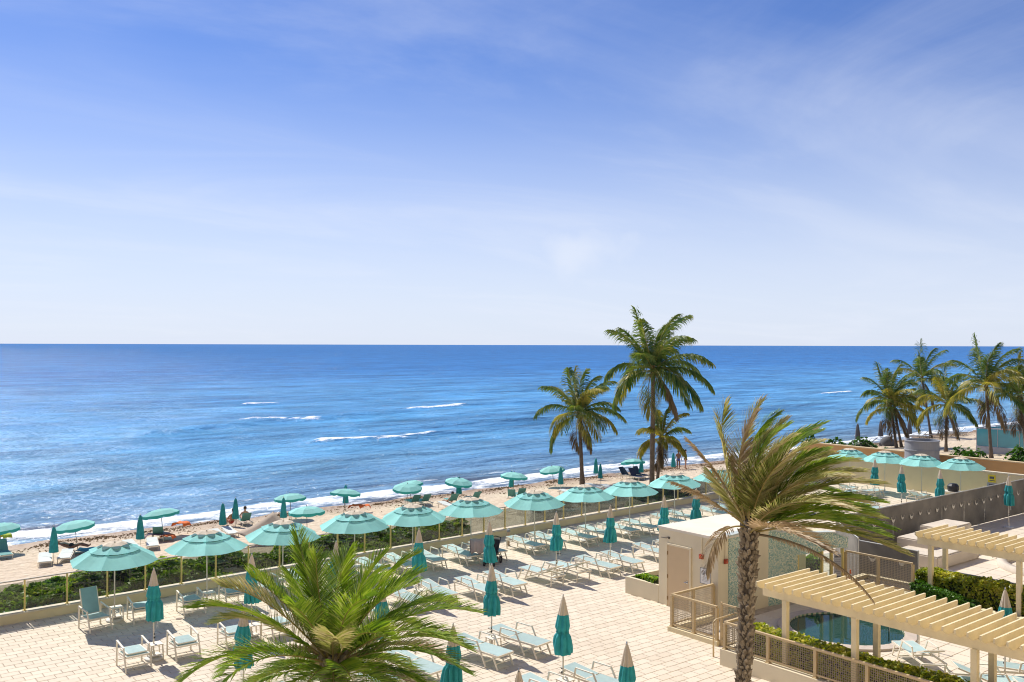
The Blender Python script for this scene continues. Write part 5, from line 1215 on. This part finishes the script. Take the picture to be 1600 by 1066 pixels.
# yellow and grey notices on the far wall
for (x, y, w, h, m, lab) in [(1549.5, 748, 0.42, 0.42, mat('sign yellow', (0.75, 0.60, 0.03), 0.5), 'square yellow notice on the cream terrace wall'), (1549.5, 759, 0.55, 0.3, mat('sign grey', (0.35, 0.36, 0.42), 0.5), 'small grey notice below the yellow one on the terrace wall')]:
    s = 0
    best = None
    for k in range(400):
        z = 0.2 + 0.005 * k; u, v = g2(x, y, z)
        if best is None or abs(u - 55.57) < best[0]: best = (abs(u - 55.57), v, z)
    sgn = thing('wall_notice', lab, 'sign', (55.585, best[1], best[2])); MB().box((0, 0, 0), (0.02, w, h)).build('board', m, sgn)
    b = MB(); b.box((-0.012, 0, h * 0.12), (0.004, w * 0.6, h * 0.35)); b.box((-0.012, -w * 0.05, -h * 0.28), (0.004, w * 0.7, h * 0.1)); b.build('print', ink, sgn)
# grill trolley and serving shelf on the far terrace
gr = thing('serving_trolley', 'white serving trolley with black grill before the cream wall', 'trolley', (51.2, 24.6, GZ), R(100))
for sx in (-1, 1):
    for sy in (-1, 1): MB().box((sx * 0.7, sy * 0.3, 0.45), (0.06, 0.06, 0.9)).build('leg', white_fr, gr)
MB().box((0, 0, 0.93), (1.55, 0.72, 0.05)).build('top_shelf', white_fr, gr); MB().box((0, 0, 0.45), (1.45, 0.66, 0.04)).build('lower_shelf', white_fr, gr)
bm = MB(); bm.lathe([(0.26, 0), (0.3, 0.1), (0.3, 0.3), (0.2, 0.42), (0, 0.45)], 12, (0.2, 0, 0.957), close=False); bm.build('grill', black_m, gr)
# grey tank
u, v = 63.9, 33.2
tk = thing('storage_tank', 'round grey steel tank with ribbed bands behind the far umbrellas', 'tank', (u, v, -1.2))
tank_m = mat('grey painted steel', (0.30, 0.31, 0.33), 0.5, 0.12, 1.5)
b = MB(); b.lathe([(1.14, 0), (1.14, 3.55), (1.05, 3.55), (1.05, 2.9)], 40, close=False); b.build('shell', tank_m, tk, smooth=False)
for z in (1.5, 2.2, 2.85, 3.5): MB().lathe([(1.142, z - 0.04), (1.19, z - 0.03), (1.19, z + 0.03), (1.142, z + 0.04)], 40, close=False).build('band', tank_m, tk)
MB().lathe([(1.6, 1.15), (1.6, 1.35), (1.2, 1.4)], 24, close=False).build('collar', grey_m, tk)
# greenery on the wall tops and dunes
for i, (p, w, zt, zb, n, lab) in enumerate([([(67.5, 45.0), (67.5, 38.2)], 1.6, 1.65, -1.0, 2600, 'bright green shrubs behind the orange wall left of the tank'), ([(67.6, 33.0), (67.6, 27.5)], 1.5, 1.75, -1.0, 2400, 'bright green shrubs on the wall right of the tank'), ([(68.2, 24.5), (68.2, 19.5)], 1.4, 1.45, -1.0, 1500, 'green shrubs near the base of the glass pool house')]):
    hedge(lab, 'dune_shrub', p, w, zt, zb, n, 0.24, fg_leaf, 50 + i, 0.5, 'shrub', 'dune shrubs beyond the terrace')
# glass pool house on the right
gh = thing('glass_pool_house', 'white beach pool deck with blue glass windscreen at the right edge', 'building', (92.3, 42.5, -1.8))
conc = mat('white concrete', (0.50, 0.50, 0.52), 0.8, 0.12, 0.5)
b = MB(); b.span((0, -26, 0.2), (24, 0, 1.05)); b.build('slab', conc, gh)
for k in range(5): MB().box((0.6, -3.5 - 5 * k, -0.5), (0.45, 0.45, 1.4)).build('pillar', conc, gh)
b = MB(); b.span((1.2, -25, -1.2), (22, -6.2, 0.198)); b.build('base_wall', mat('shaded concrete', (0.40, 0.41, 0.45), 0.8, 0.15, 0.4), gh)  # base wall's shade put into a darker copy of the concrete
pm_ = MB().box((0, 0, 0.85), (0.03, 1.94, 1.66)).mesh('glass_pane', glass_b); po_ = MB().box((0, 0, 0.85), (0.07, 0.05, 1.75)).mesh('post', conc)
for k in range(13):
    inst('glass_pane', pm_, gh, (0.15, -1.0 - 2 * k, 1.05)); inst('post', po_, gh, (0.15, -2 * k, 1.05))
pq = MB().box((0, 0, 0.85), (1.94, 0.03, 1.66)).mesh('glass_pane', glass_b)
for k in range(11):
    inst('glass_pane', pq, gh, (1.2 + 2 * k, -0.12, 1.05)); inst('post', po_, gh, (0.2 + 2 * k + 2, -0.12, 1.05))
b = MB(); b.span((0.10, -26, 2.78), (0.22, 0.0, 2.86)); b.span((0.222, -0.16, 2.782), (23, -0.08, 2.858)); b.build('top_rail', conc, gh)
b = MB(); b.span((6, -26, 3.0), (24, -6, 3.3)); b.build('roof', roofw, gh)
for k in range(6): MB().box((7, -6.5 - 3.6 * k, 2.0), (0.3, 0.3, 1.95)).build('column', conc, gh)

# ------------------------------------------------------------------ beach umbrellas, loungers and people
def beach_open(name):
    o = thing(name, 'beach umbrella', 'umbrella'); n = 8; rad = 1.04; zr = 1.40; zt = 1.68
    def P(r, z, a): return Vector((r * math.cos(a), r * math.sin(a), z))
    b = MB(); vs = []; sub = 4
    for r, z in ((rad, zr), (rad * 0.6, zr + 0.19), (0.03, zt)):
        for s in range(sub + 1):
            t = s / sub; a = 2 * math.pi / n * t; p = P(r, z, 0).lerp(P(r, z, 2 * math.pi / n), t); p.z -= 0.025 * math.sin(math.pi * t) * r; vs.append(p)
    b.add(vs, [(i * 5 + j, i * 5 + j + 1, i * 5 + j + 6, i * 5 + j + 5) for i in range(2) for j in range(4)]); me = b.mesh('canopy_panel', aqua)
    v_ = MB(); vs = []
    for s in range(5):
        t = s / 4; p = P(rad, zr, 0).lerp(P(rad, zr, 2 * math.pi / n), t); p.z -= 0.025 * math.sin(math.pi * t) * rad; vs += [p, p + Vector((0, 0, -0.13 - 0.05 * math.sin(math.pi * t)))]
    v_.add(vs, [(2 * i, 2 * i + 2, 2 * i + 3, 2 * i + 1) for i in range(4)]); ve = v_.mesh('valance', mat('valance teal', (0.05, 0.42, 0.40), 0.8, trans=0.3))
    for k in range(n):
        c = inst('canopy_panel', me, o, rot=(0, 0, 2 * math.pi * k / n)); inst('valance', ve, c)
    MB().lathe([(0.018, -0.15), (0.018, zt + 0.08)], 8, close=False).build('pole', mat('dark pole', (0.16, 0.15, 0.14), 0.5), o)
    return o
def beach_closed(name, body=None, tip=None):
    o = thing(name, 'closed beach umbrella', 'umbrella')
    def mod(a, z): return 1 + 0.14 * (abs(math.sin(4 * a)) - 0.5) + 0.05 * math.sin(3 * a + 5 * z)
    MB().lathe([(0.03, 2.05), (0.09, 1.95), (0.15, 1.6), (0.20, 1.1), (0.24, 0.62), (0.05, 0.66)], 32, mod=mod, close=False).build('folded_canopy', body or teal, o)
    MB().lathe([(0.016, -0.15), (0.016, 2.14)], 8, close=False).build('pole', pole_m, o)
    return o
BO = beach_open('beach_umbrella'); BC = beach_closed('beach_umbrella'); uBO, uBC = [], []
def low_lounger(name, m, back=30):
    o = thing(name, 'beach lounger', 'lounger'); f = MB(); w = 0.6; h = 0.30
    for s in (-1, 1): f.bar((s * w / 2, -0.95, h), (s * w / 2, 0.95, h), 0.03, 0.05)
    f.bar((-w / 2, -0.95, h), (w / 2, -0.95, h), 0.03, 0.05); f.bar((-w / 2, 0.95, h), (w / 2, 0.95, h), 0.03, 0.05); f.build('frame', white_fr, o)
    for s in (-1, 1):
        for y in (-0.75, 0.75): MB().box((s * w / 2, y, h / 2), (0.03, 0.05, h)).build('leg', white_fr, o)
    MB().box((0, -0.38, h + 0.035), (w - 0.05, 1.12, 0.02)).build('seat_sling', m, o); A = R(back)
    MB().box((0, 0.2 + 0.36 * math.cos(A), h + 0.04 + 0.36 * math.sin(A)), (w - 0.05, 0.74, 0.02), Euler((A, 0, 0)).to_matrix()).build('back_sling', m, o)
    return o
sl_w = mat('pale sling', (0.60, 0.64, 0.60), 0.8, 0.1, 5); sl_g = mat('green sling', (0.10, 0.30, 0.28), 0.8, 0.15, 5); sl_o = mat('orange towel', (0.75, 0.16, 0.03), 0.9, 0.15, 8); sl_b = mat('navy cloth', (0.03, 0.04, 0.09), 0.9, 0.2, 8); sl_grey = mat('weathered grey sling', (0.24, 0.22, 0.21), 0.85, 0.15, 4)
LW, LGn = low_lounger('beach_lounger', sl_w, 6), low_lounger('beach_lounger', sl_g, 48); uW, uG = [], []
LGr = low_lounger('beach_lounger', sl_grey, 42); uGr = []
def on(x, y): return on_sand(x, y)
opens = [(2, 866, 'cut by the left picture edge'), (122, 862, 'leftmost shown whole on the beach'), (256, 840, 'over the orange towels at the left of the beach'), (455, 812, 'just right of the tan shade tent'), (537, 803, 'past the tent, before the wet sand'),
         (480, 838, 'nearest the sea grape, half hidden'), (636, 793, 'over the pair of green reclined beach chairs'), (644, 788, 'partly hidden behind the one over the green chairs'), (713, 783, 'beside the sunbather in the middle of the beach'), (801, 773, 'left of the shorter coconut palm'), (866, 761, 'at the left of the shorter palm trunk'), (991, 748, 'over the cluster of navy chairs')]
for i, (x, y, lab) in enumerate(opens):
    u, v, z = on(x, y); o = put(BO, uBO, 'open teal beach umbrella ' + lab, (u, v, z), rnd.uniform(0, 6), None, 'open beach umbrellas'); o.rotation_euler = (rnd.uniform(-0.13, 0.13), rnd.uniform(-0.16, 0.05), rnd.uniform(0, 6))
closeds = [(84, 880, 'farthest left on the beach'), (219, 858, 'left of the orange towels'), (348, 834, 'left of the two seated bathers'), (368, 824, 'rising beside the seated bathers'), (443, 822, 'behind the tan shade tent'), (540, 798, 'peeking over the umbrella past the tent'),
           (717, 783, 'behind the umbrella by the sunbather'), (799, 771, 'under the umbrella left of the shorter palm'), (876, 768, 'right of the umbrella at the shorter palm'), (938, 757, 'just right of the shorter palm trunk'), (931, 750, 'half hidden right of the shorter palm trunk'), (1002, 748, 'with pale tip by the navy chairs'), (1052, 739, 'alone past the tallest palm')]
for i, (x, y, lab) in enumerate(closeds):
    u, v, z = on(x, y); put(BC, uBC, 'closed teal beach umbrella ' + lab, (u, v, z), rnd.uniform(0, 6), rnd.uniform(0.80, 0.92), 'closed beach umbrellas')
wl = [(70, 882, 'left of the farthest left closed umbrella'), (103, 876, 'right of the farthest left closed umbrella'), (205, 860, 'left side of the second closed umbrella'), (238, 857, 'right side of the second closed umbrella'), (340, 842, 'in front of the seated bathers'), (359, 838, 'right of the one before the seated bathers'),
      (930, 766, 'below the closed umbrellas past the shorter palm'), (952, 768, 'between the two tall palms'), (890, 776, 'at the foot of the shorter palm'), (700, 796, 'by the sunbather')]
for i, (x, y, lab) in enumerate(wl):
    u, v, z = on(x, y); put(LW, uW, 'white low beach lounger ' + lab, (u, v, z), R(-8) + rnd.uniform(-0.2, 0.2), None, 'beach loungers')
gl = [(5, 872, 0, 'cut off at the left picture edge'), (646, 791, 3.0, 'left one of the reclined pair on the beach'), (662, 790, 3.0, 'right one of the reclined pair on the beach'), (706, 789, 2.9, 'by the sunbather'), (740, 786, 3.0, 'right of the middle closed umbrella'), (382, 821, 3.0, 'beside the seated bathers'), (247, 844, 2.8, 'under an orange towel'), (800, 782, 2.4, 'in the group left of the shorter palm'), (813, 780, 2.7, 'second in the group left of the shorter palm')]
for i, (x, y, rz, lab) in enumerate(gl):
    u, v, z = on(x, y); put(LGn, uG, 'green beach chair ' + lab, (u, v, z), rz, None, 'green beach chairs')
# spare loungers stacked under the seventh and eighth parapet umbrellas, beyond the glass
for i, (x, y) in enumerate([(880, 812), (892, 811), (905, 809), (955, 797), (970, 795), (985, 793), (1000, 790)]):
    u, v, z = on(x, y)
    put(LGn if i % 2 else LW, uG if i % 2 else uW, f'spare beach lounger just beyond the glass railing, {ORD[i]} from the left', (u, v + 1.0, z), R(70) + rnd.uniform(-0.2, 0.2), None, 'spare loungers by the railing')
# navy chair cluster
for i, (x, y) in enumerate([(978, 748), (985, 749), (993, 750), (1000, 747)]):
    u, v, z = on(x, y); c = low_lounger('beach_lounger', sl_b, 55) if i == 0 else None
    if c: NV = c; c.location = (u, v, z); c['label'] = 'navy beach chair at the left of the cluster under the umbrella'; c['group'] = 'navy beach chairs'
    else: dup(NV, f'navy beach chair, {ORD[i]} from the left in the cluster under the umbrella', (u, v, z), rnd.uniform(-0.6, 0.6), None, 'navy beach chairs')
# towels
def towel(label, x, y, m, w=0.62, l=1.25, z_up=0.33, rz=0.0):
    u, v, z = on(x, y); b = MB(); n = 8; vs = []
    for i in range(n + 1):
        for j in range(5): vs.append((-w / 2 + w * j / 4, -l / 2 + l * i / n, z_up + 0.03 * math.sin(i * 1.3 + j) - (0.18 if i in (0, n) else 0)))
    b.add(vs, [(i * 5 + j, i * 5 + j + 1, i * 5 + j + 6, i * 5 + j + 5) for i in range(n) for j in range(4)]); o = b.build('towel', m, None, (u, v, z), rz, True); sm_ = o.modifiers.new('thick', 'SOLIDIFY'); sm_.thickness = 0.02
    return tag(o, label, 'towel', 'towels on the beach')
towel('orange towel over a green chair back at the left of the beach', 283, 836, sl_o, 0.7, 0.9, 0.75, 0.6); towel('orange towel on a low lounger beside the purple blanket', 262, 846, sl_o, 0.6, 0.8, 0.36, 0.9)
towel('purple grey blanket on a lounger at the left of the beach', 248, 845, mat('mauve blanket', (0.22, 0.14, 0.17), 0.9, 0.2, 8), 0.7, 1.5, 0.40, 1.2); towel('orange towel on a chair past the shade tent', 556, 803, sl_o, 0.7, 0.9, 0.6, 0.7); towel('second orange towel beside the chair past the tent', 571, 801, sl_o, 0.6, 0.7, 0.5, 1.0)
towel('blue towel spread on the sand near the left beach umbrella', 136, 864, mat('blue towel', (0.05, 0.25, 0.38), 0.9, 0.2, 8), 0.9, 1.4, 0.2, 1.0); towel('lime towel over a chair back at the left edge', 8, 860, mat('lime towel', (0.45, 0.55, 0.05), 0.9, 0.2, 8), 0.5, 0.6, 0.9, 0.3)
# tan shade tent
u, v, z = on(404, 851)
st_ = thing('shade_tent', 'tan stretched shade tent with dark underside on the beach', 'tent', (u, v, z), R(0)); st_.scale = (0.8,) * 3
P4 = [Vector((-1.5, 0.2, 0.95)), Vector((0.5, -1.6, 0.55)), Vector((3.0, 0.1, 0.75)), Vector((1.9, 1.9, 1.75))]
b = MB(); n = 10; vs = []
for i in range(n + 1):
    for j in range(n + 1):
        s, t = i / n, j / n; p = P4[0].lerp(P4[1], s).lerp(P4[3].lerp(P4[2], s), t); p.z -= 0.5 * math.sin(math.pi * s) * 0.5 + 0.5 * math.sin(math.pi * t) * 0.35; vs.append(p)
b.add(vs, [(i * (n + 1) + j, i * (n + 1) + j + 1, (i + 1) * (n + 1) + j + 1, (i + 1) * (n + 1) + j) for i in range(n) for j in range(n)]); so = b.build('canopy', mat('tan tent cloth', (0.50, 0.41, 0.32), 0.85, 0.1, 3, trans=0.15), st_, smooth=True); so.modifiers.new('t', 'SOLIDIFY').thickness = 0.015
for p in P4: MB().tube([(p.x, p.y, -0.2), p + Vector((0, 0, 0.02))], 0.025, 6).build('pole', pole_m, st_)
# people: one skinned body each, swimwear and hair as parts
skin_m = [mat('tanned skin', (0.42, 0.20, 0.11), 0.5), mat('light skin', (0.58, 0.33, 0.22), 0.5), mat('deep skin', (0.20, 0.10, 0.06), 0.5)]
hair_m = mat('dark hair', (0.03, 0.018, 0.012), 0.6)
def person(label, loc, rz, pose, sk, suit_m, scale=1.0):
    J = {'stand': dict(pel=(0, 0, 0.92), ches=(0, 0, 1.35), neck=(0, 0, 1.50), head=(0, -0.02, 1.66), sho=0.19, elb=(0.27, 0.02, 1.12), han=(0.27, -0.10, 0.86), hip=0.10, kn=(0.11, -0.02, 0.50), an=(0.12, 0.02, 0.08), toe=(0.13, -0.16, 0.04)),
         'sit': dict(pel=(0, 0.1, 0.34), ches=(0, 0.28, 0.72), neck=(0, 0.33, 0.88), head=(0, 0.32, 1.04), sho=0.19, elb=(0.28, 0.10, 0.56), han=(0.22, -0.14, 0.52), hip=0.10, kn=(0.13, -0.36, 0.55), an=(0.13, -0.62, 0.16), toe=(0.13, -0.80, 0.14)),
         'lie': dict(pel=(0, 0, 0.46), ches=(0, 0.44, 0.54), neck=(0, 0.60, 0.60), head=(0, 0.77, 0.64), sho=0.19, elb=(0.30, 0.24, 0.50), han=(0.30, 0.0, 0.47), hip=0.10, kn=(0.12, -0.44, 0.56), an=(0.12, -0.86, 0.44), toe=(0.13, -0.92, 0.55))}[pose]
    V = Vector; vs = [V(J['pel']), V(J['pel']).lerp(V(J['ches']), 0.5), V(J['ches']), V(J['neck']), V(J['head']), V(J['head']) + V((0, 0, 0.09))]
    rad = [(0.15, 0.11), (0.13, 0.10), (0.16, 0.11), (0.055, 0.055), (0.08, 0.095), (0.07, 0.08)]; es = [(0, 1), (1, 2), (2, 3), (3, 4), (4, 5)]
    for s in (-1, 1):
        k = len(vs); c = V(J['ches']); vs += [c + V((s * J['sho'], 0, 0.05)), V((s * J['elb'][0], *J['elb'][1:])), V((s * J['han'][0], *J['han'][1:])), V((s * J['han'][0], J['han'][1] - 0.09, J['han'][2] - 0.02))]
        rad += [(0.065, 0.065), (0.043, 0.043), (0.028, 0.03), (0.03, 0.018)]; es += [(2, k), (k, k + 1), (k + 1, k + 2), (k + 2, k + 3)]
        k = len(vs); p = V(J['pel']); vs += [p + V((s * J['hip'], 0, -0.06)), V((s * J['kn'][0], *J['kn'][1:])), V((s * J['an'][0], *J['an'][1:])), V((s * J['toe'][0], *J['toe'][1:]))]
        rad += [(0.09, 0.09), (0.058, 0.058), (0.038, 0.04), (0.035, 0.025)]; es += [(0, k), (k, k + 1), (k + 1, k + 2), (k + 2, k + 3)]
    o = thing('person', label, 'person', loc, rz); me = bpy.data.meshes.new('body'); me.from_pydata([tuple(x) for x in vs], es, []); me.materials.append(sk)
    bo = bpy.data.objects.new('body', me); C.objects.link(bo); bo.parent = o
    bo.modifiers.new('skin', 'SKIN'); ss = bo.modifiers.new('sub', 'SUBSURF'); ss.levels = 1; ss.render_levels = 2
    if not me.skin_vertices: 
        bm_ = bmesh.new(); bm_.from_mesh(me); bm_.verts.layers.skin.verify(); bm_.to_mesh(me); bm_.free()
    for i, r_ in enumerate(rad): me.skin_vertices[0].data[i].radius = r_; me.skin_vertices[0].data[i].use_root = (i == 0)
    h = V(J['head']); MB().lathe([(0.0, -0.02), (0.095, -0.01), (0.105, 0.05), (0.085, 0.13), (0.0, 0.165)], 12, (h.x, h.y + 0.02, h.z), close=False).build('hair', hair_m, o, smooth=True)
    a, c = V(J['pel']), V(J['pel']).lerp(V(J['ches']), 0.25); d_ = (c - a); MB().tube([a - d_ * 1.0, a, c], [0.12, 0.165, 0.145], 12).build('swimwear', suit_m, o, smooth=True)
    o.scale = (scale,) * 3
    return o
sw = [mat('red swimwear', (0.45, 0.05, 0.04), 0.7), mat('blue swimwear', (0.05, 0.10, 0.35), 0.7), mat('black swimwear', (0.02, 0.02, 0.025), 0.7)]
u, v, z = on(701, 789); person('tanned sunbather sitting on the sand by the middle beach umbrella', (u, v, z - 0.22), R(200), 'sit', skin_m[0], sw[2])
u, v, z = on(360, 823); person('bather in red seated left of the tall closed umbrella by the tent', (u, v, z), R(190), 'sit', skin_m[0], sw[0])
u, v, z = on(381, 819); person('bather in blue seated right of the tall closed umbrella by the tent', (u, v, z), R(170), 'sit', skin_m[1], sw[1])
u, v, z = on(112, 867); person('sunbather lying under the left beach umbrella, dark hair', (u, v, z), R(60), 'lie', skin_m[2], sw[2])
u, v, z = on(1071, 733); person('distant standing bather at the waterline past the lone closed umbrella', (u, v, z), R(30), 'stand', skin_m[1], sw[2])
u, v, z = on(1060, 734); person('second distant bather standing left of the other at the waterline', (u, v, z), R(-20), 'stand', skin_m[2], sw[1])
# far grey loungers, umbrellas and cabana on the neighbouring beach
gcl = mat('grey canvas', (0.13, 0.13, 0.14), 0.85, 0.15, 5); GC = beach_closed('beach_umbrella', gcl); uGC = []
for i, (x, y) in enumerate([(1340, 697), (1376, 692), (1421, 688)]):
    u, v, z = on(x, y); put(GC, uGC, f'closed grey umbrella on the neighbouring beach, {ORD[i]} from the left', (u, v, z), 0, 1.25, 'grey umbrellas of the neighbouring beach')
for i, (x, y) in enumerate([(1349, 698), (1358, 697), (1429, 687), (1438, 686), (1459, 684), (1468, 683), (1487, 682), (1492, 681), (1497, 680), (1323, 700)]):
    u, v, z = on(x, y); put(LGr, uGr, f'weathered grey lounger on the neighbouring beach, {ORD[i]} placed from the grey umbrellas', (u, v, z), R(200) + rnd.uniform(-0.1, 0.1), 1.2, 'grey loungers of the neighbouring beach')
u, v, z = on(1388, 697)
cb_ = thing('beach_cabana', 'grey clamshell cabana on the neighbouring beach by the slim palms', 'cabana', (u, v, z), R(150))
b = MB(); vs = []; n = 10
for i in range(n + 1):
    a = math.pi * 0.55 * i / n
    for j in range(9): t = math.pi * j / 8; vs.append((1.5 * math.cos(t), 1.3 * math.sin(t) * math.cos(a) - 0.4, 1.6 * math.sin(t) * math.sin(a) + 0.15))
b.add(vs, [(i * 9 + j, i * 9 + j + 1, (i + 1) * 9 + j + 1, (i + 1) * 9 + j) for i in range(n) for j in range(8)]); b.build('hood', gcl, cb_, smooth=True); cb_.scale = (0.62,) * 3
MB().box((0, -0.2, 0.12), (2.6, 1.5, 0.24)).build('bed', sl_grey, cb_)

# seaweed along the waterline: heaps of small dark strands (not countable)
rs = random.Random(77); b = MB(); wr = mat('seaweed wrack', (0.11, 0.07, 0.03), 0.9, 0.4, 3, col2=(0.30, 0.19, 0.08))
for _ in range(17000):
    u = rs.uniform(2, 120) if rs.random() < 0.8 else rs.uniform(60, 160); band = rs.random()
    line = 58.2 + 0.8 * fbm(u, 0, 0.08, 3, 2.0) + 0.5 * fbm(u, 0, 0.4, 2, 8)
    v = line + rs.gauss(0, 0.33) if band < 0.68 else line - abs(rs.gauss(0.8, 1.5))
    if fbm(u, v, 0.35, 2, 17) < -0.25: continue
    z = sand_z(u, v); s = rs.uniform(0.03, 0.14); h = s * rs.uniform(0.2, 0.6); a = rs.uniform(0, 3.14); ca, sa = math.cos(a) * s, math.sin(a) * s
    b.add([(u - ca, v - sa, z - 0.02), (u + sa * 0.5, v - ca * 0.5, z - 0.02), (u + ca, v + sa, z - 0.02), (u - sa * 0.5, v + ca * 0.5, z - 0.02), (u, v, z + h)], [(0, 1, 4), (1, 2, 4), (2, 3, 4), (3, 0, 4)])
w_ = b.build('seaweed', wr); stuff(w_); w_['label'] = 'dark brown line of washed up seaweed along the waterline'; w_['category'] = 'seaweed'

# ------------------------------------------------------------------ stroller
so_ = thing('baby_stroller', 'black baby stroller parked by the sixth open parapet umbrella', 'stroller', (23.15, 30.15, GZ), R(-55))
for (x, y, r) in ((-0.27, 0.32, 0.15), (0.27, 0.32, 0.15), (-0.2, -0.42, 0.11), (0.2, -0.42, 0.11)):
    w = MB(); n = 18; vs = []
    for i in range(n):
        a = 2 * math.pi * i / n
        for rr_, dx in ((r, -0.025), (r, 0.025), (r * 0.72, 0.025), (r * 0.72, -0.025)): vs.append((x + dx, y + rr_ * math.cos(a), r + rr_ * math.sin(a)))
    w.add(vs, [(i * 4 + q, i * 4 + (q + 1) % 4, ((i + 1) % n) * 4 + (q + 1) % 4, ((i + 1) % n) * 4 + q) for i in range(n) for q in range(4)]); wo = w.build('wheel', black_m, so_)
    h = MB()
    for i in range(5): a = 2 * math.pi * i / 5; h.bar((x, y, r), (x, y + r * 0.74 * math.cos(a), r + r * 0.74 * math.sin(a)), 0.012, 0.015)
    h.build('spokes', grey_m, wo)
b = MB()
for s in (-1, 1):
    b.tube([(s * 0.25, 0.32, 0.15), (s * 0.24, 0.05, 0.5), (s * 0.24, -0.1, 0.62)], 0.016, 6); b.tube([(s * 0.2, -0.42, 0.11), (s * 0.23, 0.0, 0.55), (s * 0.23, 0.45, 1.02)], 0.016, 6)
b.tube([(-0.23, 0.45, 1.02), (0, 0.5, 1.05), (0.23, 0.45, 1.02)], 0.02, 6); b.tube([(-0.25, 0.32, 0.15), (0.25, 0.32, 0.15)], 0.012, 6); b.tube([(-0.2, -0.42, 0.11), (0.2, -0.42, 0.11)], 0.012, 6); b.build('frame', black_m, so_)
b = MB(); b.add([(-0.2, -0.3, 0.5), (0.2, -0.3, 0.5), (0.2, 0.12, 0.45), (-0.2, 0.12, 0.45), (-0.2, 0.36, 0.95), (0.2, 0.36, 0.95), (-0.2, -0.3, 0.42), (0.2, -0.3, 0.42), (-0.2, 0.15, 0.37), (0.2, 0.15, 0.37), (-0.2, 0.42, 0.93), (0.2, 0.42, 0.93)],
      [(0, 1, 2, 3), (3, 2, 5, 4), (6, 8, 9, 7), (8, 10, 11, 9), (0, 6, 7, 1), (4, 5, 11, 10), (0, 3, 8, 6), (1, 7, 9, 2), (3, 4, 10, 8), (2, 9, 11, 5)]); b.build('seat', black_m, so_)
b = MB(); b.box((0, 0.0, 0.22), (0.38, 0.5, 0.12)); b.build('basket', black_m, so_)
# blanket over the lounger and stroller handle
b = MB(); n = 14; vs = []
for i in range(n + 1):
    for j in range(9):
        x = -0.38 + 0.76 * i / n; t = j / 8; y = -0.35 + 0.7 * t; z = 1.02 - 0.06 * math.cos(i * 0.9) * (1 if j not in (3, 4, 5) else 0.2)
        if t < 0.35: z -= (0.35 - t) / 0.35 * 0.52; y = -0.16 - 0.10 * (0.35 - t) + 0.03 * math.sin(i * 1.9)
        if t > 0.65: z -= (t - 0.65) / 0.35 * 0.55; y = 0.16 + 0.10 * (t - 0.65) + 0.03 * math.sin(i * 1.7)
        vs.append((x, y, z))
b.add(vs, [(i * 9 + j, i * 9 + j + 1, i * 9 + j + 10, i * 9 + j + 9) for i in range(n) for j in range(8)])
bl_ = b.build('blanket', mat('lilac grey blanket', (0.42, 0.36, 0.36), 0.9, 0.15, 6), None, (22.72, 30.45, GZ), R(-30), True); bl_.modifiers.new('t', 'SOLIDIFY').thickness = 0.012
tag(bl_, 'lilac grey blanket draped over the chair beside the stroller', 'blanket')
